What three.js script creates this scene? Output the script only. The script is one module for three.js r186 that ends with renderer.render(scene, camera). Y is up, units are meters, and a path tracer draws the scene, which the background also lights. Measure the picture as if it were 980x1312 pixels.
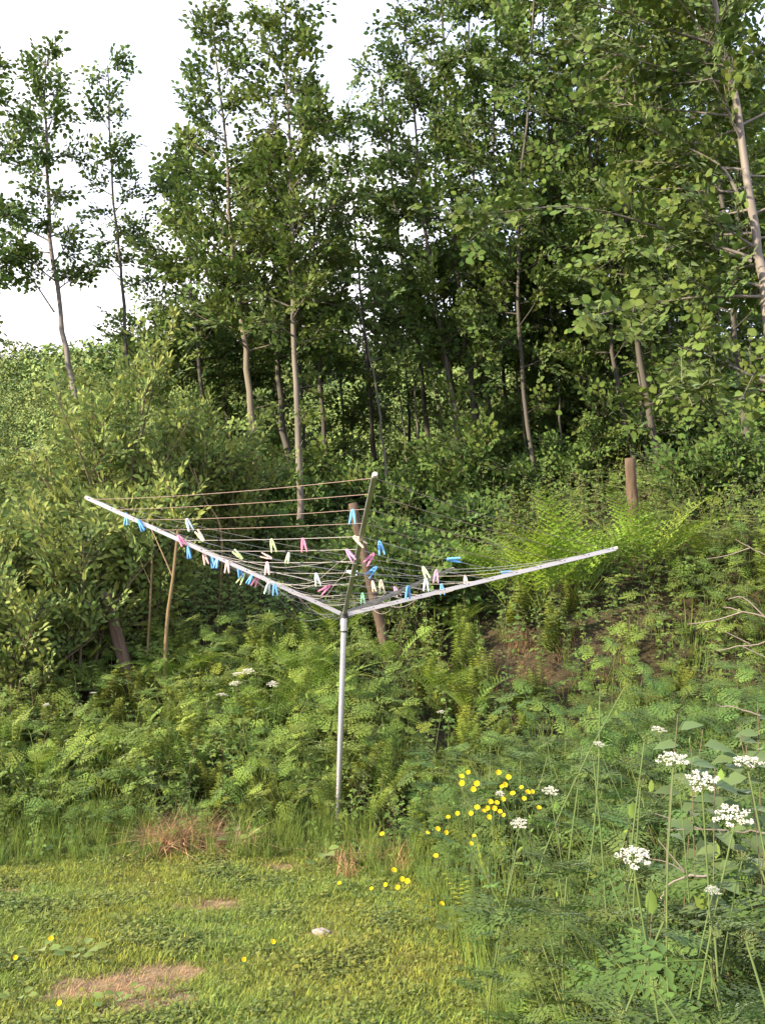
import * as THREE from 'three';
import { mergeGeometries } from 'three/addons/utils/BufferGeometryUtils.js';
import { ImprovedNoise } from 'three/addons/math/ImprovedNoise.js';

// ---------------------------------------------------------------- camera, sky, sun, exposure
const scene = new THREE.Scene();
const PW = 980, PH = 1312, FOCAL = 1150, PITCH = 0.124, EYE = 1.55;      // photograph size and lens in its pixels
const camera = new THREE.PerspectiveCamera(2 * Math.atan(PH / 2 / FOCAL) * 180 / Math.PI, PW / PH, 0.05, 900);
camera.position.set(0, EYE, 0);
camera.rotation.set(PITCH, 0, 0);
scene.add(camera);

const renderer = new THREE.WebGLRenderer({ antialias: true });
renderer.setSize(764, 1024);
renderer.toneMapping = THREE.LinearToneMapping;
renderer.toneMappingExposure = 2.6;
renderer.shadowMap.enabled = true;

{ // evening sky: bright thin cloud with pale blue between
  const pn = new ImprovedNoise(), w = 512, h = 256, d = new Float32Array(w * h * 4);
  for (let j = 0; j < h; j++) {
    const el = ((j + 0.5) / h - 0.5) * Math.PI, t = Math.pow(Math.max(0, Math.sin(el)), 0.7);
    for (let i = 0; i < w; i++) {
      const k = (j * w + i) * 4, az = (i + 0.5) / w * 2 * Math.PI, x = Math.cos(el) * Math.cos(az), y = Math.sin(el) * 1.7, z = Math.cos(el) * Math.sin(az);
      let n = 0; for (let o = 0, f = 2.1, a = 0.6; o < 4; o++, f *= 2.1, a *= 0.5) n += a * pn.noise(x * f + 4.3, y * f + 1.7, z * f + 8.9);
      const c = Math.min(1, Math.max(0, 0.62 + 1.5 * n)) * (1 - 0.25 * t) + 0.0, m = Math.min(1, c + 0.55 * (1 - t) * (1 - t));
      d[k] = 0.3 + (0.92 - 0.3) * m; d[k + 1] = 0.44 + (0.88 - 0.44) * m; d[k + 2] = 0.76 + (0.92 - 0.76) * m; d[k + 3] = 1;
    }
  }
  const sky = new THREE.DataTexture(d, w, h, THREE.RGBAFormat, THREE.FloatType);
  sky.mapping = THREE.EquirectangularReflectionMapping; sky.magFilter = THREE.LinearFilter; sky.needsUpdate = true;
  scene.background = sky; scene.environment = sky;
}
const sun = new THREE.DirectionalLight(new THREE.Color(1.0, 0.85, 0.62), 5.0);
sun.position.set(-42, 21, 14);
sun.target.position.set(0, 2, -10);
sun.castShadow = true; sun.shadow.radius = 3; sun.shadow.mapSize.set(4096, 4096);
Object.assign(sun.shadow.camera, { left: -30, right: 30, top: 30, bottom: -30, near: 1, far: 140 });
scene.add(sun, sun.target);

// ---------------------------------------------------------------- helpers
const V = (x, y, z) => new THREE.Vector3(x, y, z);
function rng(seed) { let a = seed >>> 0; return () => { a = (a + 0x6D2B79F5) | 0; let t = Math.imul(a ^ (a >>> 15), 1 | a); t = (t + Math.imul(t ^ (t >>> 7), 61 | t)) ^ t; return ((t ^ (t >>> 14)) >>> 0) / 4294967296; }; }
let R = rng(7);
const rr = (a, b) => a + (b - a) * R();
const pn = new ImprovedNoise();
const noise = (x, y, z = 0) => pn.noise(x + 31.7, y + 11.3, z + 5.1);
const clamp = (x, a = 0, b = 1) => Math.min(b, Math.max(a, x));
const smooth = (a, b, x) => { const t = clamp((x - a) / (b - a)); return t * t * (3 - 2 * t); };
const names = {};
function numbered(n) { const k = names[n] = (names[n] ?? -1) + 1; return k ? `${n}_${String(k).padStart(3, '0')}` : n; }
function shadows(o) { o.traverse(m => { if (m.isMesh) { m.castShadow = true; m.receiveShadow = true; } }); return o; }
function tag(o, label, category, group, kind) {
  if (label) o.userData.label = label; if (category) o.userData.category = category;
  if (group) o.userData.group = group; if (kind) o.userData.kind = kind; return o;
}
function thing(name, label, category, pos, group) { const g = new THREE.Group(); g.name = numbered(name); g.position.copy(pos); scene.add(g); return tag(g, label, category, group); }
function part(name, geo, mat, parent) { const m = new THREE.Mesh(geo, mat); m.name = name; m.castShadow = m.receiveShadow = true; parent.add(m); return m; }
// a photograph pixel and a distance ahead -> point; a pixel on the level lawn -> point
function U(px, py, d) {
  const x = (px - PW / 2) / FOCAL, y = -(py - PH / 2) / FOCAL;
  const cy = Math.cos(PITCH), sy = Math.sin(PITCH);
  const wy = y * cy + sy, wz = y * sy - cy;                 // ray (x, y, -1) turned up by PITCH
  const k = d / -wz; return V(x * k, EYE + wy * k, -d);
}
function lawnAt(px, py) { const p = U(px, py, 1), dy = p.y - EYE; const k = -EYE / dy; return V(p.x * k, 0, -k); }

// ---------------------------------------------------------------- ground
const PROF = [[-50, 0], [5.6, 0], [6.4, 0.04], [7.0, 0.16], [8, 0.55], [9, 1.1], [10, 1.6], [12, 2.35], [14, 2.85], [18, 3.4], [24, 4.2], [28, 5], [40, 8], [70, 16.5], [110, 28], [150, 38], [200, 40], [420, 42]];
function prof(d) { for (let i = 1; i < PROF.length; i++) if (d < PROF[i][0]) { const [a, ya] = PROF[i - 1], [b, yb] = PROF[i]; return ya + (yb - ya) * (d - a) / (b - a); } return 42; }
function profS(d) { return d < 30 ? (prof(d - 0.5) + prof(d) + prof(d + 0.5)) / 3 : prof(d); }
function edgeD(x) { // how far ahead the mown lawn reaches
  const e = x < -0.2 ? 6.05 : x < 0.15 ? 6.05 - 0.5 * smooth(-0.2, 0.15, x) : 5.55 - 3.6 * smooth(0.15, 0.72, x) - 3 * smooth(0.7, 1.1, x);
  return e + 0.16 * noise(x * 1.7, 3.3) + 0.06 * noise(x * 6, 9.1);
}
function ground(x, z) {
  const d = -z;
  let y = profS(d) + 0.35 * smooth(0.7, 4, x) * smooth(1, 4, d) + 0.35 * smooth(1.5, 5, x) * smooth(8, 10, d) + 0.32 * smooth(0.5, 1.5, x) * smooth(7.9, 9.1, d);
  y += 0.02 * noise(x * 2.1, z * 2.1) + 0.09 * noise(x * 0.7, z * 0.7) * smooth(6, 9, d) + 0.5 * noise(x * 0.12, z * 0.12) * smooth(14, 30, d) + 4 * noise(x * 0.02, z * 0.02) * smooth(50, 120, d);
  return y + 0.012 * noise(x * 9, z * 9) ;
}
const BARE = [[110, 1268, 60, 0.17], [175, 1264, 60, 0.24], [215, 1245, 45, 0.14], [210, 1285, 50, 0.12], [160, 1300, 40, 0.08], [272, 1160, 38, 0.13], [8, 1146, 26, 0.14], [358, 1116, 28, 0.1], [415, 1200, 26, 0.07], [262, 1116, 22, 0.08], [30, 1222, 16, 0.06]].map(([px, py, rp, rz]) => { const c = lawnAt(px, py); return [c.x, c.z, rp / FOCAL * -c.z, rz]; });
function bare(x, z) { let m = 0; for (const [cx, cz, rx, rz] of BARE) { const q = Math.hypot((x - cx) / rx, (z - cz) / rz) + 0.55 * noise(x * 7, z * 7, cx) + 0.35 * noise(x * 25, z * 25); m = Math.max(m, 1 - smooth(0.65, 1.15, q)); } return m; }
{
  const xs = [], zs = [];
  for (let x = -4; x <= 4.001; x += 0.055) xs.push(x);
  for (let s = 0.08, x = 4; x < 400; s *= 1.16) { x += s; xs.push(x); xs.unshift(-x); }
  for (let z = 1; z >= -7; z -= 0.055) zs.push(z);
  for (let s = 0.06, z = -7; z > -410; s *= 1.05) { z -= s; zs.push(z); }
  for (let s = 0.1, z = 1; z < 160; s *= 1.3) { z += s; zs.unshift(z); }
  const pos = [], uv = [], col = [], idx = [];
  for (const z of zs) for (const x of xs) {
    pos.push(x, ground(x, z), z); uv.push(x, z);
    const lawn = 1 - smooth(-0.1, 0.25, -z - edgeD(x)), b = bare(x, z), n = noise(x * 3, z * 3), n2 = noise(x * 14, z * 14);
    const soil = [0.075 + 0.02 * n, 0.06 + 0.015 * n, 0.03];
    const turf = [0.17 + 0.03 * n + 0.03 * n2, 0.165 + 0.02 * n + 0.02 * n2, 0.04];
    const straw = [0.36 + 0.06 * n2, 0.25 + 0.05 * n2, 0.145 + 0.03 * n2];
    for (let k = 0; k < 3; k++) { let c = soil[k] + (turf[k] - soil[k]) * lawn; c += (straw[k] - c) * b * lawn; col.push(c); }
  }
  for (let j = 0; j + 1 < zs.length; j++) for (let i = 0; i + 1 < xs.length; i++) { const a = j * xs.length + i, b = a + xs.length; idx.push(a, a + 1, b, b, a + 1, b + 1); }
  const g = new THREE.BufferGeometry();
  g.setAttribute('position', new THREE.Float32BufferAttribute(pos, 3)); g.setAttribute('uv', new THREE.Float32BufferAttribute(uv, 2)); g.setAttribute('color', new THREE.Float32BufferAttribute(col, 3));
  g.setIndex(idx); g.computeVertexNormals();
  const S = 512, d = new Uint8Array(S * S * 4), bd = new Uint8Array(S * S * 4), q = rng(99);
  for (let k = 0; k < S * S; k++) { const v = 205 + (q() - 0.5) * 90; d[4 * k] = v; d[4 * k + 1] = v - 4; d[4 * k + 2] = v - 14; d[4 * k + 3] = 255; bd[4 * k] = bd[4 * k + 1] = bd[4 * k + 2] = 128; bd[4 * k + 3] = 255; }
  for (let n = 0; n < 9000; n++) { // dry stalks lying every way
    let x = q() * S, y = q() * S; const a = q() * 6.283, l = 8 + q() * 26, t = 150 + q() * 105;
    for (let s = 0; s < l; s++) { const k = ((Math.floor(y) & 511) * S + (Math.floor(x) & 511)) * 4; d[k] = t; d[k + 1] = t - 6; d[k + 2] = t - 22; bd[k] = bd[k + 1] = bd[k + 2] = 140 + t / 3; x += Math.cos(a); y += Math.sin(a); }
  }
  const tex = (a, srgb) => { const t = new THREE.DataTexture(a, S, S); t.wrapS = t.wrapT = THREE.RepeatWrapping; t.magFilter = THREE.LinearFilter; t.minFilter = THREE.LinearMipmapLinearFilter; t.generateMipmaps = true; t.repeat.set(0.9, 0.9); if (srgb) t.colorSpace = THREE.SRGBColorSpace; t.needsUpdate = true; return t; };
  const m = new THREE.Mesh(g, new THREE.MeshStandardMaterial({ vertexColors: true, map: tex(d, true), bumpMap: tex(bd), bumpScale: 0.006, roughness: 1 }));
  m.name = 'ground'; m.receiveShadow = true; tag(m, 'mown lawn, grassy bank and rising hillside', 'ground', null, 'structure'); scene.add(m);
}

// ---------------------------------------------------------------- geometry builder for leaves and stems
class GB {
  constructor() { this.p = []; this.c = []; this.i = []; }
  vert(v, c) { this.p.push(v.x, v.y, v.z); this.c.push(c[0], c[1], c[2]); return this.p.length / 3 - 1; }
  tri(a, b, c) { this.i.push(a, b, c); }
  // a leaf: widths along the midrib, blade folded along it and bent down towards the tip
  leaf(o, dir, nrm, len, wid, col, { fold = 0.25, droop = 0.2, prof = [0.96, 0.86], at = [0.3, 0.7], lo = false, twist = 0 } = {}) {
    dir = dir.clone().normalize(); let side = V(0, 0, 0).crossVectors(dir, nrm).normalize(); nrm = V(0, 0, 0).crossVectors(side, dir);
    if (twist) { const s2 = side.clone().multiplyScalar(Math.cos(twist)).addScaledVector(nrm, Math.sin(twist)); nrm = V(0, 0, 0).crossVectors(s2, dir); side = s2; }
    const P = (s, w, up) => o.clone().addScaledVector(dir, len * s).addScaledVector(side, wid * w * 0.5).addScaledVector(nrm, up * wid * 0.5 - droop * len * s * s);
    if (lo) { const a = this.vert(P(0, 0, 0), col), l = this.vert(P(0.45, -1, fold), col), r = this.vert(P(0.45, 1, fold), col), t = this.vert(P(1, 0, 0), col); this.tri(a, r, t); this.tri(a, t, l); return; }
    const [w1, w2] = prof, [s1, s2] = at;
    const a = this.vert(P(0, 0, 0), col), l1 = this.vert(P(s1, -w1, fold * w1), col), m1 = this.vert(P(s1, 0, 0), col), r1 = this.vert(P(s1, w1, fold * w1), col);
    const l2 = this.vert(P(s2, -w2, fold * w2), col), m2 = this.vert(P(s2, 0, 0), col), r2 = this.vert(P(s2, w2, fold * w2), col), t = this.vert(P(1, 0, 0), col);
    this.tri(a, m1, l1); this.tri(a, r1, m1); this.tri(l1, m1, m2); this.tri(l1, m2, l2); this.tri(m1, r1, r2); this.tri(m1, r2, m2); this.tri(l2, m2, t); this.tri(m2, r2, t);
  }
  blade(pts, w0, nrm, col, col2) { // a ribbon that narrows to a point
    let prev; const n = pts.length - 1;
    pts.forEach((p, k) => {
      const t = k / n, dir = (k < n ? pts[k + 1].clone().sub(p) : p.clone().sub(pts[k - 1])).normalize(), side = V(0, 0, 0).crossVectors(dir, nrm).normalize(), w = w0 * 0.5 * (t < 0.5 ? 1 : 2 - 2 * t), c = col2 ? col.map((v, j) => v + (col2[j] - v) * t) : col;
      if (k === n) { const v = this.vert(p, c); this.tri(prev[0], prev[1], v); return; }
      const a = this.vert(p.clone().addScaledVector(side, -w), c), b = this.vert(p.clone().addScaledVector(side, w), c);
      if (prev) { this.tri(prev[0], prev[1], b); this.tri(prev[0], b, a); } prev = [a, b];
    });
  }
  tube(pts, r0, r1, sides, col, { rough = 0, cap = false, cvar = 0 } = {}) {
    const n = pts.length - 1; let prev = null, ref = Math.abs(pts[n].y - pts[0].y) > pts[n].distanceTo(pts[0]) * 0.7 ? V(1, 0, 0.2) : V(0.1, 1, 0);
    pts.forEach((p, k) => {
      const dir = (k < n ? pts[k + 1].clone().sub(p) : p.clone().sub(pts[k - 1])).normalize(), u = V(0, 0, 0).crossVectors(dir, ref).normalize(), w = V(0, 0, 0).crossVectors(dir, u), r = r0 + (r1 - r0) * k / n, ring = [];
      for (let s = 0; s < sides; s++) {
        const a = s / sides * 6.2832, q = r * (1 + rough * noise(p.x * 3 + s * 2.1, p.y * 5, p.z * 3));
        const f = cvar ? 1 + cvar * noise(p.y * 4 + s * 7, s * 3.3, p.x * 3) * 1.6 : 1;
        ring.push(this.vert(p.clone().addScaledVector(u, Math.cos(a) * q).addScaledVector(w, Math.sin(a) * q), col.map(v => v * f)));
      }
      if (prev) for (let s = 0; s < sides; s++) { const s2 = (s + 1) % sides; this.tri(prev[s], ring[s], ring[s2]); this.tri(prev[s], ring[s2], prev[s2]); }
      prev = ring;
    });
    if (cap) { const c = this.vert(pts[n], col); for (let s = 0; s < sides; s++) this.tri(prev[s], c, prev[(s + 1) % sides]); }
  }
  blob(o, r, col, seed = 0) { // small uneven bud or flower head
    const g = new THREE.IcosahedronGeometry(r, 0), a = g.attributes.position;
    for (let k = 0; k < a.count; k += 3) { const ids = []; for (let j = 0; j < 3; j++) ids.push(this.vert(V(a.getX(k + j), a.getY(k + j), a.getZ(k + j)).add(o), col)); this.tri(...ids); }
  }
  geo() {
    const g = new THREE.BufferGeometry();
    g.setAttribute('position', new THREE.Float32BufferAttribute(this.p, 3)); g.setAttribute('color', new THREE.Float32BufferAttribute(this.c, 3));
    g.setIndex(this.i); g.computeVertexNormals(); return g;
  }
}
const tint = (c, a) => { const f = 1 + rr(-a, a), w = rr(-a, a) * 0.45; return [c[0] * f * (1 + w), c[1] * f, c[2] * f * (1 - w)]; };
const leafMat = (trans = 0.35, rough = 0.85) => new THREE.MeshPhysicalMaterial({ vertexColors: true, side: THREE.DoubleSide, roughness: rough, transmission: trans, thickness: 0, ior: 1.35, specularIntensity: 0.55 });
const M = {
  leaf: leafMat(0.35), fern: leafMat(0.4), grass: leafMat(0.35), herb: leafMat(0.35),
  bark: new THREE.MeshStandardMaterial({ vertexColors: true, roughness: 0.95 }),
  stem: new THREE.MeshStandardMaterial({ vertexColors: true, roughness: 0.8 }),
  petal: leafMat(0.25, 0.9),
  far: new THREE.MeshStandardMaterial({ vertexColors: true, roughness: 1, side: THREE.DoubleSide }),
};
// instances: [pos, dir(local y), up(local z), scale, colour]
const _m = new THREE.Matrix4(), _c = new THREE.Color();
function frame(pos, dir, up, s) {
  const y = dir.clone().normalize(); let x = V(0, 0, 0).crossVectors(y, up); if (x.lengthSq() < 1e-6) x = V(0, 0, 0).crossVectors(y, V(0.3, 0.2, 1)); x.normalize(); const z = V(0, 0, 0).crossVectors(x, y);
  if (typeof s === 'number') s = [s, s, s];
  return new THREE.Matrix4().makeBasis(x.multiplyScalar(s[0]), y.multiplyScalar(s[1]), z.multiplyScalar(s[2])).setPosition(pos);
}
function instances(name, geo, mat, list, parent, kind = 'stuff') {
  const m = new THREE.InstancedMesh(geo, mat, list.length); m.name = name; m.castShadow = m.receiveShadow = true;
  list.forEach((e, k) => { m.setMatrixAt(k, e.m); m.setColorAt(k, _c.setRGB(...e.c)); });
  if (kind) m.userData.kind = kind; parent.add(m); return m;
}
function spread(v, a) { return v.clone().add(V(rr(-a, a), rr(-a, a), rr(-a, a))).normalize(); }

// ---------------------------------------------------------------- leaf sprays
// a leafy twig along +y, blades facing +z
function sprayGeo(seed, { n = 9, len = 0.32, leafLen = 0.075, ratio = 0.72, col, side = 2, shape = {}, open = 0.95, lo = false, vary = 0.22, twig = [0.09, 0.065, 0.045] }) {
  R = rng(seed); const g = new GB();
  const run = (o, dir, l, n) => {
    const up = V(0, 0, 1), sd = V(0, 0, 0).crossVectors(dir, up).normalize();
    const P = s => o.clone().addScaledVector(dir, l * s).add(V(0, 0, -0.06 * s * s * l));
    if (!lo) g.tube([P(0), P(0.5), P(1)], 0.0028, 0.0014, 3, twig);
    for (let k = 0; k < n; k++) {
      const s = (k + 0.7) / n, sgn = k % 2 ? 1 : -1, a = open * rr(0.75, 1.2) * (k === n - 1 ? 0.2 : 1);
      const d = dir.clone().multiplyScalar(Math.cos(a)).addScaledVector(sd, sgn * Math.sin(a)).add(V(rr(-0.25, 0.25), rr(-0.25, 0.25), rr(-0.35, 0.35)));
      const L = leafLen * rr(0.7, 1.15), pet = d.clone().normalize().multiplyScalar(L * 0.2).add(P(s));
      g.leaf(pet, d, V(rr(-0.9, 0.9), rr(-0.7, 0.7), 1), L, L * ratio * rr(0.85, 1.1), tint(col, vary), { fold: rr(0.1, 0.4), droop: rr(0, 0.35), lo, ...shape });
    }
  };
  run(V(0, 0, 0), V(0, 1, 0), len, n);
  for (let k = 0; k < side; k++) { const sgn = k % 2 ? 1 : -1; run(V(0, len * rr(0.15, 0.5), 0), V(sgn * 0.75, 0.6, rr(-0.3, 0.4)).normalize(), len * 0.55, Math.ceil(n * 0.5)); }
  return g.geo();
}
const W1 = [1, 1, 1];
const ALDER = [0.094, 0.152, 0.03], SALLOW = [0.18, 0.245, 0.062];
const SP = {
  alder: [1, 2, 3].map(s => sprayGeo(s, { n: 9, len: 0.34, leafLen: 0.082, ratio: 0.74, col: ALDER })),
  alderBig: [4, 5].map(s => sprayGeo(s, { n: 8, len: 0.34, leafLen: 0.092, ratio: 0.8, col: ALDER, side: 1 })),
  sallow: [6, 7, 8].map(s => sprayGeo(s, { n: 10, len: 0.3, leafLen: 0.078, ratio: 0.46, col: SALLOW, side: 1, open: 0.7, vary: 0.28, shape: { prof: [0.9, 0.8] } })),
  bush: [9, 10].map(s => sprayGeo(s, { n: 8, len: 0.28, leafLen: 0.07, ratio: 0.6, col: [0.088, 0.155, 0.034], side: 2 })),
};
const pickColor = (a = 0.2, warm = 0) => { const f = 1 + rr(-a, a), w = rr(-0.12, 0.12) + warm; return [f * (1 + w), f, f * (1 - w * 0.6)]; };

// ---------------------------------------------------------------- trees
function curve(pts, n) { const c = new THREE.CatmullRomCurve3(pts); return c.getPoints(n); }
function tree({ name = 'alder_tree', label, group, cat = 'tree', pts, r0 = 0.06, r1 = 0.012, bark = [0.075, 0.067, 0.056], t0 = 0.4, t1 = 1, n = 24, width = 1.2, shape = t => Math.pow(Math.sin(Math.PI * (0.12 + 0.86 * t)), 0.7), spr = SP.alder, gap = 0.15, warm = 0, scale = 1, rise = 0.5, extra = [], seed = 1, lower = 0, side = null }) {
  R = rng(seed * 977 + 13);
  const base = pts[0].clone(); const tr = thing(name, label, cat, base, group);
  const path = curve(pts.map(p => p.clone().sub(base)), 22).map((p, k) => k && k < 22 ? p.add(V(rr(-0.02, 0.02), 0, rr(-0.02, 0.02))) : p);
  path.unshift(V(0, -0.25, 0));
  const g = new GB(); g.tube(path, r0, r1, 9, bark, { rough: 0.25, cvar: 0.35 }); part('trunk', g.geo(), M.bark, tr);
  const at = t => { const f = t * (path.length - 1), k = Math.min(path.length - 2, Math.floor(f)); return path[k].clone().lerp(path[k + 1], f - k); };
  const b = new GB(), lists = spr.map(() => []);
  const put = (p, d) => { const k = Math.floor(R() * spr.length); lists[k].push({ m: frame(p, d, V(rr(-0.9, 0.9), 0.8, rr(-0.4, 1.3)), scale * rr(0.75, 1.25)), c: pickColor(0.22, warm) }); };
  const limb = (p0, v, L, r, lvl, bend) => {
    const P = s => p0.clone().addScaledVector(v, L * s).add(V(0, bend * L * s * s, 0));
    b.tube([0, 0.35, 0.7, 1].map(P), r, 0.003, 4, bark.map(x => x * 0.9));
    for (let s = lvl ? 0.15 : 0.3; s <= 1.02; s += gap / L) put(P(Math.min(1, s)).add(V(rr(-0.05, 0.05), rr(-0.05, 0.05), rr(-0.05, 0.05))), spread(v, 0.75).add(V(0, 0.15, 0)));
    if (!lvl) for (let k = 0; k < 4; k++) { const s = rr(0.25, 0.9); limb(P(s), spread(v, 0.8).normalize(), L * rr(0.25, 0.5), r * 0.5, 1, rr(-0.1, 0.2)); }
  };
  for (let k = 0; k < n; k++) {
    const u = (k + R()) / n, t = t0 + (t1 - t0) * u, a = k * 2.4 + rr(-0.5, 0.5), p0 = at(t), L = Math.max(0.25, width * shape(u) * rr(0.6, 1.15));
    let v = V(Math.cos(a), rise * rr(0.5, 1.5) * (0.6 + 0.9 * u), Math.sin(a)); if (side) v.add(side); limb(p0, v.normalize(), L, 0.006 + r0 * 0.18 * (1 - u * 0.6), 0, rr(-0.15, 0.25));
  }
  for (let k = 0; k < lower; k++) { const t = rr(0.12, t0), a = R() * 6.28, p0 = at(t); limb(p0, V(Math.cos(a), 0.4, Math.sin(a)).normalize(), rr(0.3, 0.7), 0.006, 1, -0.1); }
  for (const e of extra) { // limbs traced in the photograph
    const q = curve(e.map(p => p.clone().sub(base)), 10); b.tube(q, r0 * 0.28, 0.004, 5, bark);
    const L = q.reduce((s, p, k) => k ? s + p.distanceTo(q[k - 1]) : 0, 0);
    for (let s = 0.25; s <= 1; s += gap * 0.8 / L) { const f = s * 9.99, k = Math.floor(f), p = q[k].clone().lerp(q[k + 1], f - k), dv = q[k + 1].clone().sub(q[k]).normalize(); put(p, spread(dv, 0.8)); if (R() < 0.4) limb(p, spread(dv, 0.8), rr(0.2, 0.5), 0.004, 1, -0.1); }
  }
  if (b.i.length) part('branches', b.geo(), M.bark, tr).userData.kind = 'stuff';
  lists.forEach((l, k) => l.length && instances('crown', spr[k], M.leaf, l, tr));
  return tr;
}
const line = (d, ...a) => a.map(([x, y, dd]) => U(x, y, dd ?? d));
function rooted(pts) { const p = pts[0].clone(), q = pts[1]; const g = ground(p.x, p.z); const out = pts.map(v => v.clone()); // carry the lowest stretch down (or up) to the soil
  if (p.y > g) out.unshift(V(p.x + (p.x - q.x) * 0.15, g - 0.05, p.z)); else { out[0].y = g - 0.05; } return out; }
const BACK = 'slender alder trees on the bank behind the fence posts';
const trees = [
  // [depth, trunk pixels..., options]
  { d: 14, px: [[97, 520], [82, 430], [65, 300], [60, 180], [58, 78]], o: { label: 'thin pale-barked alder leaning over the sallow thicket, lone against the white sky', t0: 0.5, n: 26, width: 0.95, r0: 0.075, gap: 0.17, lower: 0, shape: t => 0.75 - 0.45 * t, bark: [0.16, 0.14, 0.125], extra: [[[70, 400], [35, 350], [0, 320]], [[66, 310], [20, 285], [-20, 262]]] } },
  { d: 13, px: [[-60, 600], [-50, 400], [-30, 230], [-18, 95]], o: { t0: 0.45, n: 22, width: 0.95 } },
  { d: 15, px: [[165, 560], [157, 360], [146, 250], [138, 85]], o: { label: 'wispy young alder with open crown rising between two fuller trees', t0: 0.5, n: 19, width: 0.85, r0: 0.05, gap: 0.18, shape: t => 0.85 - 0.55 * t } },
  { d: 12.5, px: [[334, 655], [322, 520], [312, 420], [298, 320], [290, 180], [268, 8]], o: { label: 'tall straight alder with pale tan trunk and the wider crown of two', t0: 0.46, n: 40, width: 1.35, r0: 0.085, r1: 0.01, warm: 0.05, bark: [0.17, 0.145, 0.11], shape: t => 1.0 - 0.75 * t, gap: 0.14 } },
  { d: 12, px: [[386, 668], [379, 500], [375, 330], [370, 170], [366, 2]], o: { label: 'tall straight alder with smooth grey trunk beside the pale-trunked one', t0: 0.48, n: 36, width: 1.0, r0: 0.075, r1: 0.01, warm: 0.08, bark: [0.15, 0.13, 0.11], shape: t => 1.0 - 0.6 * t, gap: 0.14 } },
  { d: 14, px: [[374, 615], [362, 540], [352, 430], [338, 330], [330, 220]], o: { t0: 0.55, n: 20, width: 1.1, r0: 0.1 } },
  { d: 14.5, px: [[422, 640], [415, 540], [405, 400], [402, 270], [408, 130]], o: { t0: 0.5, n: 26, width: 1.0, r0: 0.07 } },
  { d: 16, px: [[262, 600], [255, 450], [243, 330], [238, 200]], o: { t0: 0.5, n: 22, width: 1.1, r0: 0.07 } },
  { d: 17, px: [[300, 590], [285, 500], [270, 400]], o: { t0: 0.4, n: 20, width: 1.2, r0: 0.07 } },
  { d: 13, px: [[605, 668], [585, 540], [565, 430], [545, 300], [530, 150], [520, 50]], o: { t0: 0.42, n: 34, width: 1.15, r0: 0.06, r1: 0.01, shape: t => 1 - 0.65 * t } },
  { d: 13.5, px: [[628, 656], [605, 500], [590, 385], [575, 220], [565, 0], [560, -60]], o: { t0: 0.4, n: 36, width: 1.1, r0: 0.07, shape: t => 1 - 0.4 * t } },
  { d: 15, px: [[634, 600], [615, 400], [605, 200], [600, -40]], o: { t0: 0.4, n: 30, width: 1.1, r0: 0.06, shape: t => 1 - 0.4 * t } },
  { d: 15, px: [[656, 600], [642, 430], [632, 200], [640, -80]], o: { t0: 0.4, n: 26, width: 1.1, r0: 0.06, shape: t => 1 - 0.4 * t } },
  { d: 16, px: [[548, 570], [533, 430], [510, 300], [495, 170], [484, 75]], o: { t0: 0.42, n: 34, width: 1.15, r0: 0.07, shape: t => 1 - 0.65 * t } },
  { d: 12.5, px: [[817, 610], [792, 500], [770, 300], [740, 100], [720, -120]], o: { t0: 0.34, n: 36, width: 1.35, r0: 0.06 } },
  { d: 12, px: [[852, 635], [822, 470], [800, 300], [790, 100], [780, -150]], o: { t0: 0.36, n: 36, width: 1.3, r0: 0.07 } },
  { d: 14, px: [[760, 590], [735, 450], [710, 250], [690, -50]], o: { t0: 0.34, n: 34, width: 1.3, r0: 0.06 } },
  { d: 13, px: [[890, 620], [860, 480], [850, 200], [850, -150]], o: { t0: 0.36, n: 32, width: 1.3, r0: 0.06 } },
  { d: 11, px: [[955, 570], [935, 360], [915, 150], [900, -150]], o: { t0: 0.4, n: 34, width: 1.3, r0: 0.06 } },
  { d: 16, px: [[700, 580], [672, 400], [655, 150], [650, -60]], o: { t0: 0.36, n: 34, width: 1.25, r0: 0.06 } },
  { d: 17, px: [[480, 610], [470, 450], [455, 300], [446, 130]], o: { t0: 0.42, n: 30, width: 1.2, r0: 0.06, shape: t => 1 - 0.6 * t } },
  { d: 12.5, px: [[690, 640], [668, 470], [664, 300], [680, 80], [690, -100]], o: { t0: 0.42, n: 34, width: 1.3, r0: 0.05 } },
  { d: 17, px: [[590, 590], [575, 450], [560, 250], [552, 60]], o: { t0: 0.4, n: 26, width: 1.2, r0: 0.06 } },
  { d: 14, px: [[790, 590], [775, 450], [765, 250], [770, -50]], o: { t0: 0.35, n: 28, width: 1.3, r0: 0.05 } },
  { d: 15, px: [[925, 590], [905, 430], [890, 200], [880, -100]], o: { t0: 0.35, n: 30, width: 1.4, r0: 0.06 } },
];
R = rng(4141);
for (let k = 0; k < 22; k++) { const px = 500 + k * 22 + rr(-9, 9), d = rr(12.5, 16.5), lean = rr(-50, 0); trees.push({ d, px: [[px, 640 - (d - 12) * 12], [px + lean * 0.4, 480], [px + lean, rr(px < 680 ? 300 : 150, 360)]], o: { label: undefined, t0: 0.7, n: 7, width: 0.7, r0: rr(0.022, 0.038), r1: 0.006, bark: [0.12, 0.108, 0.095], lower: 1 } }); }
R = rng(4242);
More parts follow.
